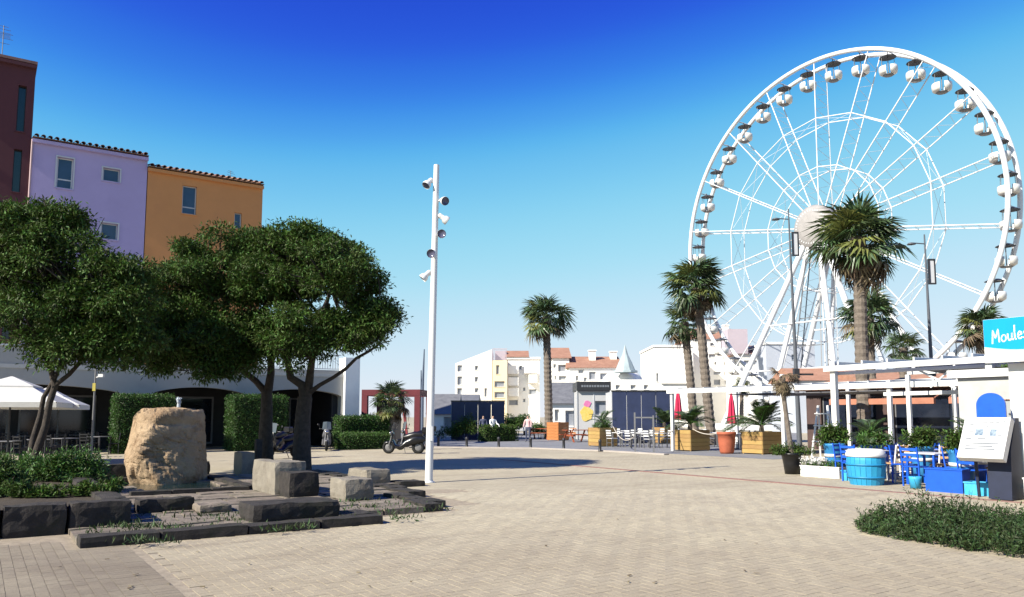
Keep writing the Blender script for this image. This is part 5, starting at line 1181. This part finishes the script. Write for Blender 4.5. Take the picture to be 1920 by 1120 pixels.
def post(t, x, y, h, s_=.14, m=WHITE): b = MB(); b.box(x-s_/2, x+s_/2, y-s_/2, y+s_/2, 0, h); b.build('post', m, t, bevel=.008)
def beam(t, p, q, w_=.10, h_=.20, m=WHITE, nm='beam'): b = MB(); b.bar(p, q, w_, h_, 0); b.build(nm, m, t, bevel=.006)
# far pergola on the line u = 26.5 (local x = -v direction reversed: x along street towards the viewer)
pg = thing('white_pergola', 'long white timber pergola with dark awning along the quay', 'pergola', W(26.5, -26.1, 0), rzw)
Lp = 14.6
for x, h in ((0, 2.85), (6.05, 3.25), (10.5, 2.85), (14.5, 2.85)): post(pg, x, 0, h)
for x in (0, 6.05, 10.5, 14.5): post(pg, x, 4.4, 2.85)
beam(pg, (-.2, -.11, 2.72), (Lp, -.11, 2.66)); beam(pg, (-.2, 4.4, 2.96), (Lp, 4.4, 2.96))
for k in range(19): beam(pg, (.35+k*.78, -.02, 2.80), (.35+k*.78, 4.3, 2.88), .05, .12, WHITE, 'rafter')
b = MB(); b.box(3.2, 6.0, .1, 4.2, 2.50, 2.53); b.build('awning', NAVY, pg); b = MB(); b.box(6.2, 10.2, .6, 4.2, 2.50, 2.53); b.build('awning', mat('grey_awning', (.16, .16, .18), .8, .15, 3), pg)
# near pergola on the line u = 22.1
pn = thing('white_pergola', 'tall white timber pergola over the blue restaurant terrace', 'pergola', W(22.1, -14.8, 0), rzw)
for x, y, h in ((0, 0, 3.30), (4.6, 0, 3.2), (9.0, 0, 3.2), (0, 4.2, 3.0), (4.6, 4.2, 3.0), (9.0, 4.2, 3.0)): post(pn, x, y, h, .17 if y == 0 else .13)
beam(pn, (-.25, -.14, 3.06), (9.4, -.14, 3.10), .09, .17); beam(pn, (-.1, .16, 2.92), (9.2, .16, 2.94), .06, .10); beam(pn, (.0, 4.2, 3.1), (9.2, 4.2, 3.1)); beam(pn, (.3, 2.2, 2.3), (9.2, 2.2, 2.34), .06, .12)
for k in range(12): beam(pn, (.2+k*.8, -.08, 3.22), (.2+k*.8, 4.3, 3.24), .05, .10, WHITE, 'rafter')
b = MB(); b.add([(2.2, .25, 3.0), (8.0, .25, 3.0), (8.0, 4.0, 2.78), (2.2, 4.0, 2.78), (2.2, .25, 3.03), (8.0, .25, 3.03), (8.0, 4.0, 2.81), (2.2, 4.0, 2.81)], [(3, 2, 1, 0), (4, 5, 6, 7), (0, 1, 5, 4), (1, 2, 6, 5), (2, 3, 7, 6), (3, 0, 4, 7)]); b.build('awning', NAVY, pn)
b = MB(); b.bar((2.4, .2, 3.0), (3.6, .2, 2.35), .05); b.bar((3.6, .2, 3.0), (2.9, .2, 2.4), .04); b.build('brace', WHITE, pn)
# restaurant front behind the terraces
rt = thing('restaurant_building', 'dark fronted restaurant with orange awning strip behind the terraces', 'building', W(33.5, -24, 0), rzw)
b = MB(); holed_wall(b, 0, 17, 0, 2.8, [(.8, 3.6, 0.02, 2.5), (4.4, 8.0, .02, 2.5), (8.8, 12.2, .02, 2.5), (13, 16.2, .02, 2.5)], 0, .3); b.box(0.01, 16.99, .31, 5, 0, 2.79); b.build('wall', mat('brown_front', (.09, .055, .05), .8, .2, 2), rt)
for a, c in ((.8, 3.6), (4.4, 8.0), (8.8, 12.2), (13, 16.2)): window(rt, (a, c, .02, 2.5), GREYM, GLASSD, y=.15, sill=False)
for a, c in ((2.0, 6.8), (7.4, 11.0), (11.6, 15.6)): b = MB(); b.box(a, c, -1.1, -.95, 2.1, 2.35); b.bar((a, -1.0, 2.35), (a, 0, 2.7), .04); b.bar((c, -1.0, 2.35), (c, 0, 2.7), .04); b.build('awning_valance', mat('orange_canvas', (.46, .19, .12), .8, .15, 4), rt)
b = MB(); b.add([(-.4, -.5, 2.8), (17.4, -.5, 2.8), (17.4, 2.6, 3.4), (-.4, 2.6, 3.4), (17.4, 5.4, 2.8), (-.4, 5.4, 2.8)], [(0, 1, 2, 3), (3, 2, 4, 5), (0, 3, 5), (1, 4, 2), (0, 5, 4, 1)]); rfo = b.build('roof', FTILE, rt)
for k in range(44): o = link('roof_tile', TILE_ME, rfo, (-.3+k*.405, -.6, 2.82)); o.scale = (1.7, 2.6, 1.2)
# a white arched service wall with painted shells beside the menu stand
KWH = mat('service_wall_white', (.50, .50, .49), .8, .06, 1.5, stain=(.42, .42, .41), stain_scale=1.2)
sw = thing('white_service_wall', 'white painted wall with door panel between terrace and kiosk', 'wall', W(20.6, -10.3, 0), rzw)
b = MB(); holed_wall(b, 0, 2.6, 0, 2.55, [(.55, 1.45, .02, 2.0)], 0, .2); b.build('wall', KWH, sw); b = MB(); b.box(.57, 1.43, .06, .1, .03, 1.98); d_ = b.build('door', mat('door_white', (.38, .39, .39), .5, .05, 3), sw)
b = MB(); b.ball((.66, .04, 1.0), .03, 8, 6); b.build('handle', GREYM, d_); b = MB(); b.box(-.2, 2.8, -.12, .3, 2.555, 2.75); b.build('cornice', WHITE, sw)
b = MB()
for k in range(9): b.ball((.65+R.uniform(0, .75), .052, 1.1+R.uniform(0, .75)), (.035, .01, .03), 6, 4)
b.build('painted_shells', mat('shell_grey', (.08, .08, .10), .6, .2, 8), d_)

# kiosk at the right edge with the lettered sign
kk = thing('seafood_kiosk', 'white seafood kiosk with blue lettered sign board at the terrace corner', 'kiosk', W(17.3, -7.5, 0), rzw)
KW = mat('kiosk_cream', (.52, .47, .41), .85, .06, 1.2)
b = MB(); holed_wall(b, 0.55, 5.0, 0, 2.6, [(1.5, 4.0, .95, 2.1)], 0, .2); b.box(.56, 4.99, .21, 4.5, 0, 2.59); b.build('wall', KW, kk)
b = MB(); b.box(1.5, 4.0, .12, .16, .95, 2.1); b.build('serving_hatch', mat('maroon_shutter', (.16, .05, .06), .6, .2, 3), kk)
b = MB(); b.box(.10, .42, -.55, -.2, 0, 2.63); b.build('pillar', WHITE, kk, bevel=.01); b = MB(); b.box(-.15, .02, .1, .4, 0, 2.63); b.build('pillar', WHITE, kk, bevel=.01)
b = MB(); b.box(.3, 5.2, -.58, 4.7, 2.64, 2.80); b.build('roof_slab', STEELW, kk)
SW_, SH_ = 3.4, .86; sgx, sgy, sgz = -.20, -.80, 2.64
b = MB(); b.box(sgx, sgx+SW_, sgy+.006, sgy+.16, sgz, sgz+SH_); sgn = b.build('sign_board', WHITE, kk)
b = MB(); pts = [(sgx+.004, sgz+SH_-.004)]                       # blue field with a curved lower edge
low = [(sgx+.004+(SW_-.008)*k/30, sgz+.32-.09*math.sin(math.pi*min(1, k/30*2.4)*1.0)+.0+.22*max(0, k/30-.25)) for k in range(31)]
poly = [(sgx+.004, sgz+SH_-.004)] + low + [(sgx+SW_-.004, sgz+SH_-.004)]
for (xa, za), (xb, zb) in zip(low[:-1], low[1:]): b.add([(xa, sgy, za), (xb, sgy, zb), (xb, sgy, sgz+SH_-.004), (xa, sgy, sgz+SH_-.004)], [(0, 1, 2, 3)])
b.build('blue_field', mat('sign_blue', (.0, .33, .72), .35, .04, 3), sgn)
b = MB()
for (xa, za), (xb, zb) in zip(low[:-1], low[1:]): b.add([(xa, sgy-.001, za-.035), (xb, sgy-.001, zb-.035), (xb, sgy-.001, zb), (xa, sgy-.001, za)], [(0, 1, 2, 3)])
b.build('sign_swoosh', mat('sign_pale_blue', (.45, .78, .80), .4, .04, 3), sgn)
# handwritten letters, stroke by stroke: M o u l e s  (units: x-height 1)
GL = {'M': ([[(0, 0), (.06, .9), (.12, 1.6)], [(.12, 1.6), (.30, .9), (.44, .62)], [(.44, .62), (.62, 1.1), (.82, 1.62)], [(.82, 1.62), (.86, .9), (.92, .05)]], 1.05),
      'o': ([[(.32 + .30*math.cos(a), .42+.40*math.sin(a)) for a in [math.pi*.5+2*math.pi*k/14 for k in range(15)]]], .74),
      'u': ([[(.02, .85), (.04, .35), (.16, .06), (.36, .04), (.52, .28), (.56, .85)], [(.56, .85), (.58, .3), (.70, .03)]], .76),
      'l': ([[(.06, 1.75), (.04, .9), (.08, .2), (.22, .03)]], .34),
      'e': ([[(.04, .44), (.30, .50), (.54, .56), (.50, .80), (.30, .90), (.10, .72), (.06, .36), (.20, .06), (.40, .03), (.58, .18)]], .66),
      's': ([[(.50, .82), (.30, .92), (.10, .76), (.20, .56), (.42, .42), (.46, .18), (.26, .02), (.04, .12)]], .60)}
b = MB(); xc = sgx+.16; S_ = .158; base = sgz+.36
for ch in 'Moules':
    st, adv = GL[ch]
    for s_ in st:
        for (xa, za), (xb, zb) in zip(s_[:-1], s_[1:]):
            def tr(x_, z_): return Vector((xc+x_*S_*.88, sgy-.003, base+z_*S_+ .11*(xc+x_*S_-sgx)))
            p, q = tr(xa, za), tr(xb, zb); d_ = (q-p); n_ = Vector((-d_.z, 0, d_.x)).normalized()*.013; e_ = d_.normalized()*.008
            b.add([p-n_-e_, q-n_+e_, q+n_+e_, p+n_-e_], [(0, 1, 2, 3)])
    xc += adv*S_
b.build('sign_lettering', WHITE, sgn)
# climbing plant on the kiosk pillar
bush('climbing_plant', 'dark climbing plant hanging on the white kiosk pillar', W(17.35, -7.0, 0), [(0, 0, 1.7, .25, .2, .9, 26), (.1, -.1, .7, .3, .25, .6, 16)], 1800, .08, LEAF, 51)
bush('climbing_plant', 'leafy creeper on the end of the tall pergola behind the kiosk', W(21.6, -9.6, 0), [(0, 0, 2.2, .3, .25, .8, 20)], 1400, .09, LEAF, 52)

# menu stand: leaning white board, round-topped blue header, dark blue box foot
ms = thing('menu_stand', 'leaning white menu board with round blue header on dark blue stand', 'menu stand', W(16.1, -7.62, 0), rzw)
lean = math.atan2(.42, .78); mxb = Matrix.Translation((0, -.22, .80)) @ Matrix.Rotation(-lean, 4, 'X')
bw = .42; b = MB(); b.box(-bw, bw, 0, .16, 0, .88, 0, mxb); bd = b.build('board', WHITE, ms, bevel=.006)
b = MB()
for (x0, x1, z0, z1) in ((-.17, -.02, .48, .62), (.10, .22, .47, .62)): b.box(x0, x1, -.003, -.001, z0, z1, 0, mxb)
b.build('picture', mat('menu_picture', (.06, .12, .20), .5, .5, 22, col2=(.35, .42, .48)), bd)
b = MB()
for (x0, x1, z) in ((-.12, .02, .76), (.05, .14, .76), (.17, .24, .76), (.30, .34, .77), (-.30, -.22, .70), (.27, .35, .66), (.02, .05, .66), (.30, .33, .55), (.25, .33, .47), (-.3, -.2, .56), (-.32, -.22, .4), (-.1, .05, .4), (.12, .24, .4), (-.3, .3, .30), (-.3, .2, .24), (-.3, .25, .18)): b.box(x0, x1, -.003, -.001, z, z+.022, 0, mxb)
b.build('printed_lines', mat('menu_print', (.10, .12, .15), .6, .2, 9), bd)
b = MB(); hp = [(-.27, 1.55), (.27, 1.55)] + [(.27*math.cos(math.pi*k/18), 1.80+.25*math.sin(math.pi*k/18)) for k in range(19)]; b.prism(hp, .34, .38); b.build('header', BLUE, ms)
NB_ = mat('dark_blue_panel', (.015, .022, .055), .6, .2, 3)
b = MB(); b.add([(-.02, .10, .02), (.40, .10, .02), (.40, .66, .02), (-.02, .66, .02), (-.02, .16, .95), (.40, .16, .95), (.40, .42, 1.56), (-.02, .42, 1.56), (-.02, .56, 1.56), (.40, .56, 1.56)], [(0, 1, 5, 4), (4, 5, 6, 7), (7, 6, 9, 8), (8, 9, 2, 3), (0, 4, 7, 8, 3), (1, 2, 9, 6, 5), (0, 3, 2, 1)]); b.build('stand', NB_, ms)
b = MB(); b.bar((-.34, .42, .0), (-.30, .20, 1.3), .05); b.build('leg', NB_, ms)

# terrace edge pieces
def boxthing(name, label, cat, u0, u1, v0, v1, h, m, z=0., bevel=.012, trim=None):
    t = thing(name, label, cat, W((u0+u1)/2, (v0+v1)/2, z), GA); l, w_ = (u1-u0)/2, (v1-v0)/2; b = MB()
    th = .03; b.box(-l, l, -w_, -w_+th, 0, h); b.box(-l, l, w_-th, w_, 0, h); b.box(-l, -l+th, -w_+th+.001, w_-th-.001, 0, h); b.box(l-th, l, -w_+th+.001, w_-th-.001, 0, h); b.build('panel_box', m, t)
    b = MB(); b.box(-l-.015, l+.015, -w_-.015, -w_+th+.01, h+.002, h+.03); b.box(-l-.015, l+.015, w_-th-.01, w_+.015, h+.002, h+.03); b.box(-l-.015, -l+th+.01, -w_+th+.011, w_-th-.011, h+.002, h+.03); b.box(l-th-.01, l+.015, -w_+th+.011, w_-th-.011, h+.002, h+.03); b.build('rim', trim or m, t)
    b = MB(); b.box(-l+th, l-th, -w_+th, w_-th, .02, h-.07); b.build('soil', SOIL, t); return t
boxthing('blue_planter', 'bright blue wooden planter box in front of the menu stand', 'planter', 16.87, 17.2, -9.22, -8.45, .47, BLUE)
boxthing('low_planter', 'low sky-blue trough under the menu stand', 'planter', 16.75, 17.05, -8.36, -7.1, .24, CYAN); boxthing('blue_planter', 'blue trough standing behind the low sky-blue trough', 'planter', 17.1, 17.4, -7.95, -7.0, .42, BLUE)
boxthing('low_planter', 'low sky-blue trough between white post and blue barrel', 'planter', 18.0, 18.3, -11.95, -11.2, .22, CYAN)
boxthing('white_planter', 'white planter box beside the kiosk at the end of the blue troughs', 'planter', 16.3, 16.65, -7.05, -6.2, .42, WHITE)
pb_ = boxthing('white_planter', 'white planter box of white flowers beside the dark pot', 'planter', 18.35, 18.75, -13.4, -12.25, .26, WHITE)
FLW = mat('white_petal', (.75, .74, .72), .7, .05, 6)
fb = thing('flower_bed', 'clump of white flowers growing in the white planter box', 'flowers', W(18.55, -12.83, .2), GA); P0 = np.stack([NR.uniform(-.18, .18, 900), NR.uniform(-.55, .55, 900), NR.uniform(0, .2, 900)], 1)
V, Fq = leaf_arrays(P0, NR.normal(size=(900, 3))+np.array([0, 0, .4]), NR.normal(size=(900, 3))+np.array([0, 0, 1]), NR.uniform(.05, .1, 900), NR.uniform(.02, .04, 900)); link('foliage', arr_mesh('foliage', V, Fq, LEAFB), fb, kind='stuff')
P0 = np.stack([NR.uniform(-.2, .2, 420), NR.uniform(-.1, .6, 420), NR.uniform(.14, .30, 420)], 1); V, Fq = leaf_arrays(P0, rand_unit(420), NR.normal(size=(420, 3))+np.array([0, 0, 1]), NR.uniform(.035, .06, 420), NR.uniform(.03, .05, 420)); link('blossoms', arr_mesh('blossoms', V, Fq, FLW), fb, kind='stuff')
# painted half barrel
bt = thing('painted_barrel', 'big round tub painted sky blue with white rim at the terrace edge', 'barrel', at(1638, 911)+Vector((0, .35, 0)), 0)
NSB = 22
for k in range(NSB):
    b = MB(); a0, a1 = 2*math.pi*(k+.03)/NSB, 2*math.pi*(k+.97)/NSB; vs = []; pr = ((.36, 0), (.41, .2), (.435, .42), (.43, .58), (.42, .64))
    for r_, z in pr:
        for a in (a0, a1): vs.append((r_*math.cos(a), r_*math.sin(a), z))
        for a in (a1, a0): vs.append(((r_-.03)*math.cos(a), (r_-.03)*math.sin(a), z))
    b.add(vs, [(i*4+j, i*4+(j+1) % 4, (i+1)*4+(j+1) % 4, (i+1)*4+j) for i in range(len(pr)-1) for j in range(4)] + [(16, 17, 18, 19)]); b.build('stave', mat('barrel_blue', (.03, .34, .62), .5, .12, 3, island=.05), bt)
b = MB(); b.lathe([(.425, .645), (.45, .66), (.44, .72), (.40, .80), (.36, .82), (.36, .70), (0, .70)], 26); b.build('white_rim', WHITE, bt)
for z, r_ in ((.18, .412), (.47, .444)): b = MB(); b.lathe([(r_, z-.02), (r_+.008, z-.02), (r_+.008, z+.02), (r_, z+.02)], 26); b.build('hoop', mat('hoop_blue', (.02, .25, .52), .5, .1, 3), bt)
b = MB(); b.lathe([(0, 0), (.11, 0), (.13, .2), (.14, .26), (.12, .26), (0, .22)], 14); tag(b.build('small_pot', CYAN, None, at(1717, 916)), 'small sky-blue pot between the painted tub and the blue planter', 'pot')
# dark pot with dry palm and shrub beside the white post
dp = at(1486, 889); b = MB(); b.lathe([(0, 0), (.20, 0), (.24, .3), (.28, .52), (.31, .53), (.31, .58), (.26, .58), (.25, .5), (0, .48)], 18); tag(b.build('plant_pot', BLACKP, None, dp), 'black round plant pot beside the white flower box', 'pot')
dt = thing('dry_palm', 'dead twisted trunk with grey dry fronds standing in the black pot', 'potted plant', dp+Vector((0, 0, .48)), 0); b = MB(); b.path([(0, 0, -.05), (-.05, 0, .5), (-.12, .02, 1.2), (-.2, .0, 1.9), (-.18, .02, 2.2)], [.085, .07, .065, .07, .09], 8, smooth=False); b.build('trunk', PALMT, dt)
for k in range(16):
    o = link('frond', FB[k % 2], dt); o.location = (-.18, .02, 2.15); o.rotation_euler = (R.uniform(-.4, .4), R.uniform(.2, 1.35) if k > 5 else R.uniform(-.8, .2), k*2.4); o.scale = (R.uniform(.24, .36),)*3
bush('potted_shrub', 'spreading green shrub spilling from the black pot', dp+Vector((0, 0, .5)), [(-.15, 0, .05, .38, .3, .3, 20), (.35, .2, .05, .35, .3, .25, 16)], 2600, .075, LEAF, 53)
# white folding plant ladder
ld = thing('plant_ladder', 'white wooden step ladder used as plant stand behind the flower box', 'ladder', W(20.3, -14.0, 0), rzw+.1)
for x in (-.24, .24):
    b = MB(); b.bar((x*1.3, -.28, 0), (x*.6, 0, 1.9), .05, .035); b.build('stile', WHITE, ld); b = MB(); b.bar((x*1.3, .34, 0), (x*.6, .03, 1.9), .05, .035); b.build('stile', WHITE, ld)
for z in (.4, .85, 1.3, 1.65): k = 1-z/1.9; b = MB(); b.box(-.2-.1*k, .2+.1*k, -.28*k-.05, -.28*k+.06, z, z+.03); b.build('step', WHITE, ld)
# blue and white tables and chairs
bch = cafe_chair(BLUE, BLUE, 'blue_chair'); wod = mat('pale_wood', (.50, .30, .15), .7, .15, 5); bch2 = cafe_chair(wod, WHITE, 'wooden_chair'); btb = cafe_table(mat('table_white', (.74, .75, .80), .4, .06, 4), BLUE, 'blue_table', .75)
spots = [(18.6, -11.6), (18.5, -10.0), (20.0, -12.6), (20.1, -11.0), (20.2, -9.4), (18.4, -8.7), (21.6, -12.2), (21.6, -10.4)]; fc = [bch, bch2]
for k, (u, v) in enumerate(spots):
    o = btb if k == 0 else copy_tree(btb); o.location = W(u, v); o.rotation_euler.z = GA+R.uniform(-.1, .1); o['label'] = 'square white-topped table with blue legs on the restaurant terrace'; o['group'] = 'blue terrace tables'
    for j, a in enumerate((0, math.pi/2, math.pi, -math.pi/2)):
        if j == k % 4: continue
        s_ = fc[1] if (j+k) % 4 == 1 else fc[0]; fresh = s_.get('used') is None; s_['used'] = 1; o = s_ if fresh else copy_tree(s_)
        d = (E1*math.cos(a)+E2*math.sin(a))*.60; o.location = W(u, v)+d; o.rotation_euler.z = math.atan2(d.y, d.x)-math.pi/2+R.uniform(-.15, .15)
        if s_ is bch: o['label'] = 'blue wooden chair at a white-topped terrace table'; o['group'] = 'blue terrace chairs'
        else: o['label'] = 'chair with pale wooden seat and white legs at a terrace table'; o['group'] = 'pale wooden terrace chairs'
for o in list(sc.objects):
    if 'used' in o: del o['used']
# planters with leafy plants dividing the terrace
for k, (u, v, lab_) in enumerate(((19.3, -13.0, 'leafy plant in a blue tub beside the tall white pergola post'), (19.3, -11.9, 'leafy plant in a blue tub behind the painted barrel'), (19.3, -10.6, 'leafy plant in a blue tub in the middle of the terrace'), (19.2, -9.3, 'leafy plant in a blue tub behind the bright blue planter'), (18.0, -9.0, 'broad dark plant in a blue tub beside the menu stand'))):
    t = thing('blue_tub', ['blue tub standing beside the tall white pergola post', 'blue tub standing behind the painted barrel', 'blue tub in the middle of the restaurant terrace', 'blue tub behind the bright blue planter box', 'blue tub beside the menu stand'][k], 'pot', W(u, v), 0); b = MB(); b.lathe([(0, 0), (.2, 0), (.24, .35), (.27, .78), (.29, .8), (.29, .86), (.24, .86), (.23, .75), (0, .74)], 16); b.build('tub', BLUE if k % 2 else mat('tub_blue', (.04, .25, .55), .5, .15, 4), t); b = MB(); b.lathe([(.255, .5), (.262, .5), (.268, .58), (.26, .58)], 16); b.build('band', WHITE, t)
    bush('tub_plant', lab_, W(u, v, .76), [(0, 0, .15, .42, .42, .38, 24)], 2000, .10, LEAFB if k % 2 else LEAF, 60+k, 'potted plant', 8)
    if k in (1, 3): tub_palm('fan of spiky fronds rising from the blue tub %s' % ('behind the painted barrel' if k == 1 else 'behind the bright blue planter'), W(u, v), .8, .75, 12, 70+k)
import OpenImageIO as oiio,sys
b=oiio.ImageBuf('/workdir/render_main.png')
def p(x,y,r=4):
    import numpy as np
    x=int(x*1024/1920);y=int(y*597/1120)
    a=b.get_pixels(oiio.FLOAT,oiio.ROI(max(0,x-r),min(1024,x+r),max(0,y-r),min(597,y+r)))[...,:3]
    return (a.reshape(-1,3).mean(0)*255).astype(int)
for n,x,y in [('sky',890,10),('sky',890,130),('sky',890,230),('sky',890,330),('sky',890,480),('sky',890,620),('skyL',300,60),('skyL',400,250),('skyR',1250,60),('skyR',1250,300),('ground',1000,930),('ground',1000,1000),('ground',1000,1080),('groundL',60,1080),('ground far',1200,865),('shadow',700,870),('purple',150,330),('orange',420,380),('maroon',20,200),('arcade',560,715),('pillar',658,720),('wall dark',80,980),('boulder l',255,840),('navy',890,790)]: print(n,x,y,p(x,y))
